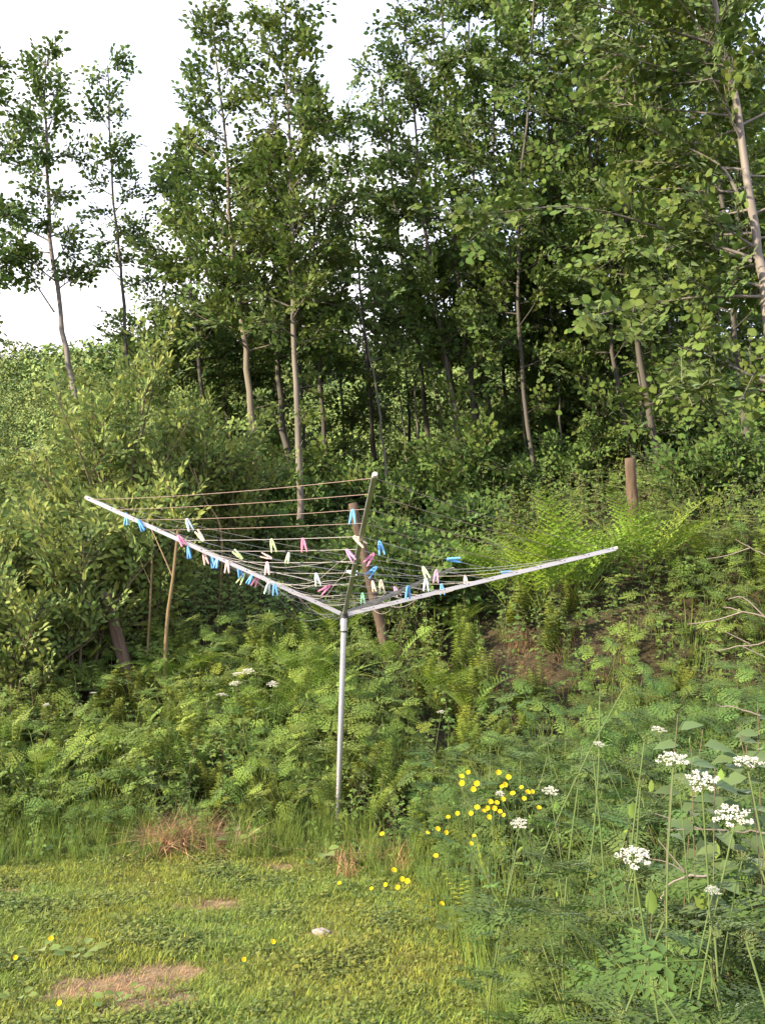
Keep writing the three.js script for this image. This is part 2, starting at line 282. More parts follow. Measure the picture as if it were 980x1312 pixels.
for (let k = 0; k < 26; k++) { if (k < 9 && k % 2) { rr(0, 1); continue; } // deeper stems of the same wood
  const px = 480 + k * 24 + rr(-12, 12), d = rr(16, 23); const by = 570 + rr(-15, 15), lean = rr(-45, 5), top = px < 690 ? rr(350, 430) : rr(-60, 160);
  trees.push({ d, px: [[px, by], [px + lean * 0.5, (by + top) / 2], [px + lean, top]], o: { t0: 0.3, n: px < 690 ? 14 : 22, width: 1.35, r0: rr(0.04, 0.07), gap: 0.2, scale: 1.15, lower: 2 } });
}
for (let k = 0; k < 7; k++) { const px = 190 + k * 42 + rr(-12, 12), d = rr(17, 21), top = rr(425, 470); trees.push({ d, px: [[px, 600], [px - 8, 470], [px - 14, top]], o: { t0: 0.2, n: 20, width: 1.3, r0: 0.05, gap: 0.2, lower: 2 } }); }
trees.forEach((t, k) => {
  const o = { ...t.o }; if (o.extra) o.extra = o.extra.map(e => line(t.d, ...e));
  if (o.label === undefined) { delete o.label; } o.r0 = (o.r0 ?? 0.06) * 0.82;
  const x0 = t.px[0][0], where = t.d >= 16 ? 'thin dark-stemmed alder standing deep in the shaded wood' : x0 < 100 ? 'alder at the outer edge of the sallow thicket, crown against white sky' : x0 < 480 ? 'alder crowded behind the two tall straight trunks' : x0 < 680 ? 'slender leaning alder in the row behind the leaning fence post' : 'leafy alder in the dark wood behind the broken fence post';
  if (t.d >= 15 && x0 > 440 && x0 < 690) o.n = Math.round(o.n * 0.55);
  if (t.d < 15 && x0 > 500 && x0 < 690) o.n = Math.round(o.n * 0.8);
  tree({ label: where, group: o.label ? undefined : BACK + ': ' + where.split(' ').slice(-4).join(' '), lower: 5, ...o, pts: rooted(line(t.d, ...t.px)), seed: k + 1 });
});
// the near alder whose trunk runs up the picture's side
tree({
  label: 'near alder with mottled grey trunk and long drooping leafy branches', pts: rooted(line(8, [1000, 640], [990, 470], [975, 340], [958, 250], [938, 110], [915, 20], [905, -120])), r0: 0.062, r1: 0.02, bark: [0.19, 0.165, 0.145], t0: 0.4, n: 46, width: 1.3, spr: SP.alderBig, gap: 0.15, warm: 0.07, scale: 0.88, seed: 300, rise: 0.3, side: V(-0.35, 0, -0.75),
  extra: [[[945, 250], [925, 215], [860, 180], [800, 150, 7.6]], [[962, 330], [862, 297], [735, 265, 7.6], [618, 275, 7.4]], [[962, 335], [890, 312], [830, 330, 7.5]], [[986, 492], [942, 472], [905, 455], [862, 442, 7.4]], [[985, 480], [950, 490], [915, 500], [865, 512, 7.3]], [[988, 500], [965, 500], [945, 520, 7.4]], [[975, 380], [900, 380], [800, 395], [745, 410, 7.3]], [[938, 110], [860, 90], [760, 60, 7.5]], [[925, 60], [830, 30], [720, -10, 7.6]]].map(e => line(8, ...e)),
});

{ // its hanging outer twigs, near enough to tell each leaf
  const near = scene.children[scene.children.length - 1], base = near.position; R = rng(5150);
  const LG = [0, 1, 2, 3].map(k => { const g = new GB(); g.leaf(V(0, 0, 0), V(0, 1, 0), V(0, 0, 1), 0.085, 0.07, tint([0.13, 0.185, 0.04], 0.12), { prof: [0.98, 0.85], at: [0.32, 0.7], fold: 0.12 + 0.08 * k, droop: 0.08 * k }); return g.geo(); });
  for (const [cx, cy, rx, ry, d, n] of [[880, 500, 34, 26, 7.3, 30], [942, 522, 24, 22, 7.4, 22], [780, 400, 50, 34, 7.4, 34], [650, 268, 40, 16, 7.4, 20], [850, 350, 40, 30, 7.5, 24], [955, 440, 22, 20, 7.6, 12]]) for (let k = 0; k < n; k++) {
    const a = R() * 6.283, q = Math.sqrt(R()), p = U(cx + Math.cos(a) * q * rx, cy + Math.sin(a) * q * ry, d + rr(-0.18, 0.18)).sub(base), m = part('leaf', LG[k % 4], M.leaf, near);
    frame(p, V(rr(-1, 1), rr(-1, 0.5), rr(-0.3, 0.8)), V(rr(-0.7, 0.7), rr(0.1, 1), rr(0.1, 1)), rr(0.8, 1.2)).decompose(m.position, m.quaternion, m.scale);
  }
}

// ---------------------------------------------------------------- sallow thicket at the fence
function shrub({ name = 'sallow_shrub', label, group, pos, h, w, stems = 7, n = 5, spr = SP.sallow, warm = 0, seed, bark = [0.11, 0.085, 0.05], up = 0.9, gap = 0.13, lean = V(0, 0, 0), mat = M.leaf, scale = 1 }) {
  R = rng(seed * 131 + 5); const tr = thing(name, label, 'shrub', pos, group); const lists = spr.map(() => []), b = new GB();
  const put = (p, d) => { const k = Math.floor(R() * spr.length); lists[k].push({ m: frame(p, d, V(rr(-0.7, 0.7), 0.7, rr(-0.2, 1.1)), scale * rr(0.75, 1.3)), c: pickColor(0.25, warm) }); };
  for (let s = 0; s < stems; s++) {
    const a = s * 2.4 + rr(-0.4, 0.4), out = rr(0.25, 1) * w, H = h * rr(0.65, 1) * (1 - 0.25 * out / w), p0 = V(Math.cos(a) * 0.08, -0.1, Math.sin(a) * 0.08), p2 = V(Math.cos(a) * out, H, Math.sin(a) * out).addScaledVector(lean, H), p1 = p0.clone().lerp(p2, 0.5).add(V(-Math.cos(a) * out * 0.2, H * 0.08, -Math.sin(a) * out * 0.2));
    const path = curve([p0, p1, p2], 10); const g = new GB(); g.tube(path, 0.012 + 0.006 * h / 2, 0.004, 6, bark, { rough: 0.2, cvar: 0.3 }); part('stem', g.geo(), M.bark, tr);
    const at = t => { const f = t * 9.999, k = Math.floor(f); return path[k].clone().lerp(path[k + 1], f - k); };
    for (let k = 0; k < n * 2; k++) {
      const t = rr(0.25, 1), v = V(rr(-1, 1), up * rr(0.5, 1.5), rr(-1, 1)).normalize(), L = rr(0.25, 0.55) * (0.5 + 0.25 * h) * (1.15 - 0.5 * t), q = at(t), e = q.clone().addScaledVector(v, L);
      b.tube([q, q.clone().lerp(e, 0.5).add(V(0, 0.03, 0)), e], 0.005, 0.002, 3, bark);
      for (let l = 0.2; l <= 1.01; l += gap / L) put(q.clone().lerp(e, l), spread(v, 0.6).add(V(0, up * 0.35, 0)));
    }
    for (let t = 0.7; t <= 1; t += 0.06) put(at(t), spread(V(0, 1, 0), 0.5));
  }
  part('branches', b.geo(), M.bark, tr).userData.kind = 'stuff'; lists.forEach((l, k) => l.length && instances('foliage', spr[k], mat, l, tr)); return tr;
}
const onGround = (px, d) => { const p = U(px, 700, d); p.y = ground(p.x, p.z); return p; };
const SAL = 'sallow shrubs crowding the fence line';
const sal = [[150, 9.6, 3.6, 0.95, 12, 'tallest sallow shrub with pale upright leaves above the long dryer arm'], [60, 9.0, 2.0, 0.9, 11], [-30, 8.6, 1.7, 0.9, 11], [230, 10.2, 2.7, 0.8, 11], [20, 11, 1.6, 1.1, 11], [110, 8.6, 1.9, 0.75, 10], [290, 10.6, 2.1, 0.6, 8], [-90, 10, 2.0, 1.0, 10], [195, 9.1, 2.0, 0.7, 9], [30, 8.2, 1.5, 0.7, 9], [105, 12, 2.4, 1.0, 10], [200, 12, 2.7, 0.9, 9], [-20, 13, 1.3, 1.0, 8]];
sal.forEach(([px, d, h, w, st, label], k) => shrub({ label: label ?? 'bushy sallow shrub with pale upright leaves in the thicket at the fence', group: label ? undefined : SAL, pos: onGround(px, d), h, w, stems: Math.round(st * 0.8), n: 5, seed: k + 1, warm: 0.03 }));
// darker leafy shrubs under the wood
const UND = 'dark leafy shrubs under the trees';
R = rng(808);
for (let k = 0; k < 30; k++) {
  const px = 300 + k * 24 + rr(-10, 10), d = rr(10.6, 14.5);
  shrub({ name: 'leafy_shrub', label: 'dark green leafy shrub in the shade under the trees', group: UND, pos: onGround(px, d), h: rr(0.6, 1.25), w: rr(0.45, 0.8), stems: 7, n: 5, spr: SP.bush, seed: 60 + k, up: 0.5 });
  R = rng(900 + k * 7);
}
for (let k = 0; k < 10; k++) { R = rng(1300 + k); const px = 320 + k * 66 + rr(-14, 14); shrub({ name: 'young_alder', label: 'leafy young alder sapling filling the gap between bare stems', group: 'alder saplings among the stems', pos: onGround(px, rr(12.5, 16)), h: rr(1.1, 1.8), w: rr(0.3, 0.5), stems: 4, n: 5, spr: SP.alder, seed: 260 + k, up: 0.5 }); }
[[525, 9.4, 1.15, 0.45], [500, 9.7, 1.25, 0.35], [555, 9.8, 1.0, 0.45], [470, 10.2, 1.0, 0.4]].forEach(([px, d, h, w], k) => shrub({ name: 'leafy_shrub', label: 'fresh green shrub with red-tinged shoot tips behind the dryer', group: 'fresh shrubs behind the dryer', pos: onGround(px, d), h, w, stems: 6, n: 5, spr: SP.bush, seed: 160 + k, up: 0.6, warm: 0.03 }));

// ---------------------------------------------------------------- far wooded hillside
{
  const clump = (seed, n, leaf, lo) => { R = rng(seed); const g = new GB(); for (let k = 0; k < n; k++) { const a = R() * 6.283, y = rr(-1, 1), r = Math.sqrt(1 - y * y) * (0.75 + 0.25 * R()) * (1 + 0.25 * Math.sin(a * 3 + seed)); g.leaf(V(Math.cos(a) * r * 0.5, 0.5 + y * 0.5, Math.sin(a) * r * 0.5), V(rr(-1, 1), rr(-0.4, 0.8), rr(-1, 1)), V(Math.cos(a) + rr(-0.6, 0.6), y + 0.5, Math.sin(a) + rr(-0.6, 0.6)), leaf * rr(0.6, 1.3), leaf * 0.8, tint([0.14, 0.2, 0.055], 0.3), { lo, fold: 0.2 }); } return g.geo(); };
  R = rng(31); const near = [[], []], far = [[], []];
  for (let k = 0; k < 330; k++) { const d = rr(24, 48), x = rr(-0.62, 0.6) * d, z = -d, s = rr(2.6, 5) * (d < 30 ? 0.8 : 1); near[k % 2].push({ m: frame(V(x, ground(x, z) - 0.3, z), V(0, 1, 0), V(rr(-1, 1), 0, rr(-1, 1)), [s * 0.75, s, s * 0.75]), c: pickColor(0.3, 0.06) }); }
  for (let k = 0; k < 3600; k++) { const d = 48 + 130 * Math.sqrt(R()), x = rr(-0.65, 0.65) * d, z = -d, s = rr(4, 8); far[k % 2].push({ m: frame(V(x, ground(x, z) - 0.5, z), V(0, 1, 0), V(rr(-1, 1), 0, rr(-1, 1)), [s * 0.8, s, s * 0.8]), c: pickColor(0.3, 0.08) }); }
  const wood = new THREE.Group(); wood.name = 'distant_woodland'; scene.add(wood); tag(wood, 'hazy sunlit woodland covering the far hillside', 'woodland', null, 'stuff');
  near.forEach((l, k) => instances('tree_crowns', clump(50 + k, 4500, 0.026, true), M.far, l, wood)); far.forEach((l, k) => instances('tree_crowns', clump(60 + k, 1100, 0.05, true), M.far, l, wood));
}

// ---------------------------------------------------------------- ground plants
// finely divided leaf (cow parsley, also feathery herbs), along +y from the origin, facing +z
function parsleyLeaf(g, o, dir, nrm, L, col, pairs = 6, fine = 4) {
  dir = dir.clone().normalize(); const sd = V(0, 0, 0).crossVectors(dir, nrm).normalize(), up = V(0, 0, 0).crossVectors(sd, dir), c0 = col;
  const P = s => o.clone().addScaledVector(dir, L * s).addScaledVector(up, -0.28 * L * s * s);
  g.tube([P(0), P(0.5), P(1)], 0.0022, 0.0007, 3, [c0[0] * 1.1, c0[1] * 1.05, c0[2]]);
  for (let k = 0; k < pairs; k++) {
    const s = 0.3 + 0.68 * k / pairs, l = L * 0.4 * (1 - (s - 0.3) / 0.78) + 0.01;
    for (const sg of [-1, 1]) {
      const d = dir.clone().multiplyScalar(0.62).addScaledVector(sd, sg * 0.85).addScaledVector(up, rr(-0.2, 0.15)).normalize(), q = P(s), n2 = up.clone().add(V(rr(-0.2, 0.2), rr(-0.2, 0.2), rr(-0.2, 0.2))), s2 = V(0, 0, 0).crossVectors(d, n2).normalize(), c = tint(c0, 0.14);
      for (let j = 0; j < fine; j++) { const t = (j + 0.6) / fine, w = l * 0.36 * (1.15 - t); for (const e of [-1, 1]) g.leaf(q.clone().addScaledVector(d, l * t).addScaledVector(up, -0.12 * l * t * t), d.clone().multiplyScalar(0.75).addScaledVector(s2, e * 0.7), n2, w + 0.005, (w + 0.005) * 0.46, c, { lo: true, fold: 0.1, droop: 0.25 }); }
      g.leaf(q.clone().addScaledVector(d, l * 0.8), d, n2, l * 0.28, l * 0.1, c, { lo: true });
    }
  }
}
function herbTuft(seed, { n = 7, L = [0.22, 0.38], stemH = [0.12, 0.4], col = [0.13, 0.205, 0.036], tiltUp = 0.7, pairs = 5, fine = 4 }) {
  R = rng(seed); const g = new GB();
  for (let k = 0; k < n; k++) {
    const a = k * 2.4 + rr(-0.4, 0.4), out = V(Math.cos(a), 0, Math.sin(a)), H = rr(...stemH), top = out.clone().multiplyScalar(H * 0.35).add(V(0, H, 0));
    g.tube([V(0, 0, 0), top.clone().multiplyScalar(0.5).add(V(0, H * 0.08, 0)), top], 0.003, 0.002, 3, [col[0] * 1.2, col[1] * 1.05, col[2]]);
    parsleyLeaf(g, top, out.clone().add(V(0, tiltUp * rr(-0.5, 1.1), 0)), V(rr(-0.4, 0.4), 1, rr(-0.4, 0.4)), rr(...L), tint(col, 0.18), pairs, fine);
  }
  return g.geo();
}
function leafyStem(seed, { H = 0.7, n = 13, leaf = 0.06, ratio = 0.56, col = [0.12, 0.195, 0.04], three = true, lean = 0.2 }) { // raspberry-like upright stem
  R = rng(seed); const g = new GB(), tip = V(rr(-lean, lean), H, rr(-lean, lean)), P = s => V(tip.x * s * s, H * s, tip.z * s * s);
  g.tube([P(0), P(0.35), P(0.7), P(1)], 0.005, 0.002, 4, [0.12, 0.1, 0.05]);
  for (let k = 0; k < n; k++) {
    const s = 0.18 + 0.82 * (k + 0.5) / n, a = k * 2.4 + rr(-0.4, 0.4), out = V(Math.cos(a), rr(-0.4, 0.6), Math.sin(a)).normalize(), pl = leaf * rr(0.5, 1) * (1.3 - s * 0.7), q = P(s).addScaledVector(out, pl), L = leaf * rr(0.8, 1.2) * (1.25 - 0.6 * s), c = tint(col, 0.2), sd = V(0, 0, 0).crossVectors(out, V(0, 1, 0)).normalize(), up = V(rr(-0.3, 0.3), 1, rr(-0.3, 0.3));
    g.tube([P(s), q], 0.002, 0.0015, 3, [0.1, 0.12, 0.04]);
    g.leaf(q, out, up, L, L * ratio, c, { droop: rr(0.1, 0.4) });
    if (three) for (const e of [-1, 1]) g.leaf(q, out.clone().multiplyScalar(0.45).addScaledVector(sd, e), up, L * 0.85, L * 0.85 * ratio, tint(c, 0.08), { droop: rr(0.1, 0.4) });
  }
  g.leaf(P(1), V(0.3, 1, 0.2), V(1, 0, 0.4), leaf * 0.8, leaf * 0.4, tint(col, 0.2));
  return g.geo();
}
function grassTuft(seed, { n = 16, H = [0.2, 0.45], w = 0.006, rad = 0.06, bend = 0.6, col = [0.17, 0.245, 0.045], col2, seg = 4 }) {
  R = rng(seed); const g = new GB();
  for (let k = 0; k < n; k++) {
    const a = R() * 6.283, out = V(Math.cos(a), 0, Math.sin(a)), o = V(rr(-rad, rad), -0.01, rr(-rad, rad)), h = rr(...H), b = bend * rr(0.2, 1.2) * h, pts = [];
    for (let s = 0; s <= seg; s++) { const t = s / seg; pts.push(o.clone().addScaledVector(out, b * t * t).add(V(0, h * t - b * 0.35 * t * t, 0))); }
    const c = tint(col, 0.25); g.blade(pts, w * rr(0.7, 1.3), out, c, col2 ? col2 : undefined);
  }
  return g.geo();
}
function lowLeaves(seed, { n = 14, rad = 0.12, H = [0.02, 0.12], leaf = 0.035, ratio = 0.75, col = [0.12, 0.185, 0.045] }) {
  R = rng(seed); const g = new GB();
  for (let k = 0; k < n; k++) { const a = R() * 6.283, r = rad * Math.sqrt(R()), h = rr(...H), p = V(Math.cos(a) * r, h, Math.sin(a) * r), out = V(Math.cos(a) + rr(-0.6, 0.6), rr(-0.1, 0.4), Math.sin(a) + rr(-0.6, 0.6)); g.tube([V(p.x * 0.4, 0, p.z * 0.4), p], 0.0012, 0.001, 3, col); const L = leaf * rr(0.7, 1.3); g.leaf(p, out, V(rr(-0.4, 0.4), 1, rr(-0.4, 0.4)), L, L * ratio, tint(col, 0.22), { prof: [1, 0.8] }); }
  return g.geo();
}
function frondGeo(seed, { L = 0.8, pairs = 17, col = [0.18, 0.285, 0.038], arch = 0.55, wide = 0.17 }) { // fern frond: grows along +y, arching towards +z
  R = rng(seed); const g = new GB(); const N = 12, P = s => V(0.03 * Math.sin(s * 3 + seed) * L, L * (s - 0.28 * arch * s * s * s), L * arch * s * s * 0.62), path = []; for (let k = 0; k <= N; k++) path.push(P(k / N));
  g.tube(path, 0.0045, 0.001, 4, [col[0] * 1.1, col[1] * 0.9, col[2]]);
  for (let k = 0; k < pairs; k++) {
    const s = 0.16 + 0.83 * k / pairs, u = (s - 0.16) / 0.84, l = L * wide * Math.min(1, 0.35 + u * 2.6) * Math.pow(1 - u, 0.75) * 1.35 + 0.008, q = P(s), t = P(s + 0.01).sub(q).normalize(), sd = V(1, 0, 0), up = V(0, 0, 0).crossVectors(sd, t).normalize();
    for (const e of [-1, 1]) {
      const d = sd.clone().multiplyScalar(e).addScaledVector(t, 0.45 + 0.25 * u).addScaledVector(up, rr(-0.08, 0.12)).normalize(), c = tint(col, 0.12), w = l * 0.12 + 0.003, n = 5, sp = V(0, 0, 0).crossVectors(d, up).normalize();
      const a = []; for (let j = 0; j <= n; j++) { const f = j / n, c0 = q.clone().addScaledVector(d, l * f).addScaledVector(up, -0.18 * l * f * f); a.push([c0, w * (1 - f * 0.85)]); }
      for (let j = 0; j < n; j++) for (const g2 of [-1, 1]) { const [p0, w0] = a[j], [p1] = a[j + 1]; const tipv = p0.clone().lerp(p1, 0.75).addScaledVector(sp, g2 * w0).addScaledVector(d, l * 0.05).addScaledVector(up, 0.1 * w0); const i0 = g.vert(p0, c), i1 = g.vert(p1, c), i2 = g.vert(tipv, c); g2 > 0 ? g.tri(i0, i1, i2) : g.tri(i0, i2, i1); }
    }
  }
  return g.geo();
}
const FROND = [1, 2, 3].map(s => frondGeo(s, { L: 0.85, arch: [0.5, 0.75, 0.95][s - 1], wide: [0.16, 0.18, 0.15][s - 1] }));

// what grows on the bank, too dense to count
function horsetail(seed, { n = 5, H = [0.2, 0.42], col = [0.175, 0.255, 0.044] } = {}) { // feathery stems with whorls of needle branches
  R = rng(seed); const g = new GB();
  for (let k = 0; k < n; k++) { const o = V(rr(-0.07, 0.07), 0, rr(-0.07, 0.07)), h = rr(...H), lx = rr(-0.08, 0.08), lz = rr(-0.08, 0.08), P = t => o.clone().add(V(lx * t * t, h * t, lz * t * t)), c = tint(col, 0.18);
    g.tube([P(0), P(0.5), P(1)], 0.0018, 0.0008, 3, c);
    for (let w = 0; w < 11; w++) { const t = 0.25 + 0.73 * w / 11, L = 0.085 * (1.12 - t) * rr(0.8, 1.2) + 0.012; for (let j = 0; j < 8; j++) { const a = j / 8 * 6.283 + w, d = V(Math.cos(a), 0.35, Math.sin(a)), q = P(t), e = q.clone().addScaledVector(d, L).add(V(0, -L * 0.25, 0)), m = q.clone().addScaledVector(d, L * 0.5), sd = V(-Math.sin(a), 0, Math.cos(a)).multiplyScalar(0.0022).add(V(0, 0.0016, 0)); const i0 = g.vert(q, c), i1 = g.vert(m.clone().add(sd), c), i2 = g.vert(e, c), i3 = g.vert(m.sub(sd), c); g.tri(i0, i1, i2); g.tri(i0, i2, i3); } } }
  return g.geo();
}
const K = {
  horsetail: [61, 62].map(s => horsetail(s)), fine: [63, 64, 65].map(s => herbTuft(s, { L: [0.17, 0.3], stemH: [0.15, 0.85], col: [0.1, 0.165, 0.034], pairs: 5, fine: 4, n: 10 })),
  parsley: [11, 12].map(s => herbTuft(s, { L: [0.16, 0.28], stemH: [0.12, 0.42] })), feather: [13, 14].map(s => herbTuft(s, { L: [0.12, 0.22], stemH: [0.15, 0.45], col: [0.165, 0.245, 0.042], n: 8, tiltUp: 1.2 })),
  rasp: [15, 16, 17].map(s => leafyStem(s, {})), tallHerb: [18, 19].map(s => leafyStem(s, { H: 0.6, n: 16, leaf: 0.07, ratio: 0.36, three: false, col: [0.14, 0.22, 0.045] })),
  grass: [20, 21, 22].map(s => grassTuft(s, { H: [0.25, 0.75], n: 20, w: 0.007, bend: 0.5 })), low: [23, 24].map(s => lowLeaves(s, { leaf: 0.045 })), dry: [25].map(s => grassTuft(s, { H: [0.12, 0.35], bend: 1.6, col: [0.26, 0.185, 0.1], w: 0.005, n: 20 })),
};
const beds = {}; for (const k in K) beds[k] = K[k].map(() => []);
function plant(kind, x, z, s, col) { const l = beds[kind]; const a = R() * 6.283, lean = (kind === 'grass' || kind === 'dry' ? 0.12 : 0.4) * smooth(5.5, 6.5, -z); l[Math.floor(R() * l.length)].push({ m: frame(V(x, ground(x, z) - 0.01, z), V(rr(-0.22, 0.22), 1, rr(-0.22, 0.22) + lean), V(Math.cos(a), 0, Math.sin(a)), s), c: col }); }
R = rng(515);
const beyond = (x, z) => -z - edgeD(x);
for (let n = 0; n < 11500; n++) {
  const d = 1.7 + 13 * Math.pow(R(), 1.2), x = rr(-0.62, 0.66) * (d + 1.2), z = -d, e = beyond(x, z); if (e < 0.02) continue;
  if (x * x + z * z < 1.3) continue;
  const n1 = noise(x * 0.9, z * 0.9), n2 = noise(x * 0.8 + 40, z * 0.8), right = smooth(0.5, 1.4, x) * (1 - smooth(6.5, 8, d)), q = R(), front = smooth(0, 0.9, e), warm = rr(-0.02, 0.1) * (right > 0.5 ? 0.3 : 1), c = pickColor(0.22, warm), big = 0.45 + 0.55 * front;
  if (d > 8.7 && d < 10.2 && x > 0.7 && x < 3 && R() < 0.65) { plant(R() < 0.6 ? 'low' : 'rasp', x, z, rr(0.5, 0.9), pickColor(0.2)); continue; } // the big ferns stand here
  if (d > 9.3 && q < 0.55) { plant('rasp', x, z, rr(0.6, 1.15), c); continue; }
  const cups = smooth(0.15, 0.35, x) * (1 - smooth(0.85, 1.25, x)) * smooth(3.6, 4, d) * (1 - smooth(4.7, 5.2, d)); if (R() < cups * 0.6) { plant('grass', x, z, rr(0.4, 0.75), c); continue; }
  if (right > R()) { if (q < 0.58) plant('fine', x, z, rr(0.7, 1.1) * big * (1 - 0.4 * cups), c); else if (q < 0.68) plant('parsley', x, z, rr(0.7, 1.15) * big, c); else if (q < 0.83) plant('grass', x, z, rr(0.8, 1.25) * big, c); else if (q < 0.93) plant('tallHerb', x, z, rr(0.8, 1.3) * big, c); else plant('rasp', x, z, rr(0.7, 1.1), c); continue; }
  const slope = smooth(-0.1, 0.3, x) * (1 - smooth(7.6, 8.6, d)); // shorter growth right of the pole
  const hs = big * (1 - 0.3 * slope), litter = Math.exp(-(((x - 1.5) / 0.9) ** 2) - (((d - 8.6) / 0.55) ** 2)); // bare fern litter under the big ferns
  if (R() < litter * 0.75) { const k = R(); plant(k < 0.35 ? 'low' : k < 0.7 ? 'rasp' : k < 0.85 ? 'tallHerb' : 'dry', x, z, rr(0.45, 0.75), k < 0.85 ? c : pickColor(0.2)); continue; }
  if (e < 0.5 && q < 0.55) plant('grass', x, z, rr(0.45, 0.8) * (0.6 + 0.4 * front), c.map(v => v * 1.05));
  else if (q < 0.16) plant('grass', x, z, rr(0.6, 1.05) * hs, c);
  else if (n1 > -0.05 && q < 0.42) plant('horsetail', x, z, rr(0.9, 1.5) * hs, c.map((v, k) => v * [1.12, 1.06, 0.9][k]));
  else if (n2 > 0 && q < 0.66) plant('rasp', x, z, rr(0.5, 0.95) * hs, c);
  else if (q < 0.7) plant(n1 > 0 ? 'feather' : 'parsley', x, z, rr(0.8, 1.3) * hs, c);
  else if (q < 0.8) plant('tallHerb', x, z, rr(0.55, 1) * hs, c);
  else if (q < 0.9) plant('rasp', x, z, rr(0.45, 0.9) * hs, c);
  else plant('low', x, z, rr(0.6, 1.15), c);
}
for (let n = 0; n < 1700; n++) { const d = rr(1.8, 6.5), x = rr(0.5, 0.66 * (d + 1.2)), z = -d, e = beyond(x, z); if (e < 0.12 || x * x + z * z < 1.6) continue; if (x < 1.3 && d > 3.3 && d < 5.4) continue; const q = R(); plant(q < 0.3 ? 'parsley' : q < 0.75 ? 'fine' : q < 0.88 ? 'feather' : 'grass', x, z, rr(0.65, 1.05) * (0.5 + 0.5 * smooth(0, 0.9, e)) * (0.85 + 0.15 * smooth(2, 4, d)), pickColor(0.24, 0)); }
const STRAW = [lawnAt(215, 1098), U(250, 1070, 6.35), U(540, 990, 7)];
for (let n = 0; n < 5000; n++) { const d = rr(3, 6.7), x = rr(-0.6, 0.3) * (d + 1), z = -d, e = beyond(x, z); if (e < -0.1 || e > 0.5) continue; if (STRAW.some(p => Math.hypot((x - p.x) / 1.5, z - p.z) < 0.17)) continue; plant('grass', x, z, rr(0.18, 0.45) + 0.4 * clamp(e), pickColor(0.2, 0.04)); }
for (const [px, py, d, n, sp] of [[215, 1098, 0, 34, 0.09], [250, 1070, 6.35, 50, 0.13], [185, 1075, 6.4, 14, 0.14], [535, 995, 6.9, 24, 0.14], [540, 985, 7.2, 14, 0.2], [680, 790, 8.7, 26, 0.35], [720, 800, 8.6, 14, 0.35], [470, 1115, 5.9, 16, 0.2], [640, 810, 8.5, 8, 0.3], [300, 1085, 6.2, 10, 0.15]]) { const p = d ? U(px, py, d) : lawnAt(px, py); for (let k = 0; k < n; k++) plant('dry', p.x + rr(-sp, sp) * 1.4, p.z + rr(-sp, sp), rr(0.5, 1), pickColor(0.2, 0.08).map(v => v * (d > 8 ? 1 : 1.7))); } // straw at the lawn is paler than fern litter
const BED = { horsetail: ['horsetail_patch', 'feathery yellow-green horsetails on the sunny bank'], fine: ['lacy_parsley_leaves', 'lacy dark green parsley foliage filling the near bank'], parsley: ['cow_parsley_leaves', 'finely cut green cow parsley foliage covering the bank'], feather: ['feathery_herbs', 'pale feathery herbs growing through the bank'], rasp: ['bramble_undergrowth', 'raspberry-like leafy undergrowth on the bank'], tallHerb: ['narrow_leaved_herbs', 'upright narrow-leaved herbs among the bank plants'], grass: ['tall_grass', 'tall uncut grass along the lawn edge and bank'], low: ['ground_cover', 'low round-leaved ground cover'], dry: ['dry_grass', 'brown dead grass and fern litter'] };
for (const k in beds) { const g = new THREE.Group(); g.name = BED[k][0]; scene.add(g); tag(g, BED[k][1], k === 'grass' || k === 'dry' ? 'grass' : 'plants', null, 'stuff'); beds[k].forEach((l, j) => l.length && instances('leaves', K[k][j], k.includes('grass') || k === 'dry' ? M.grass : M.herb, l, g)); }

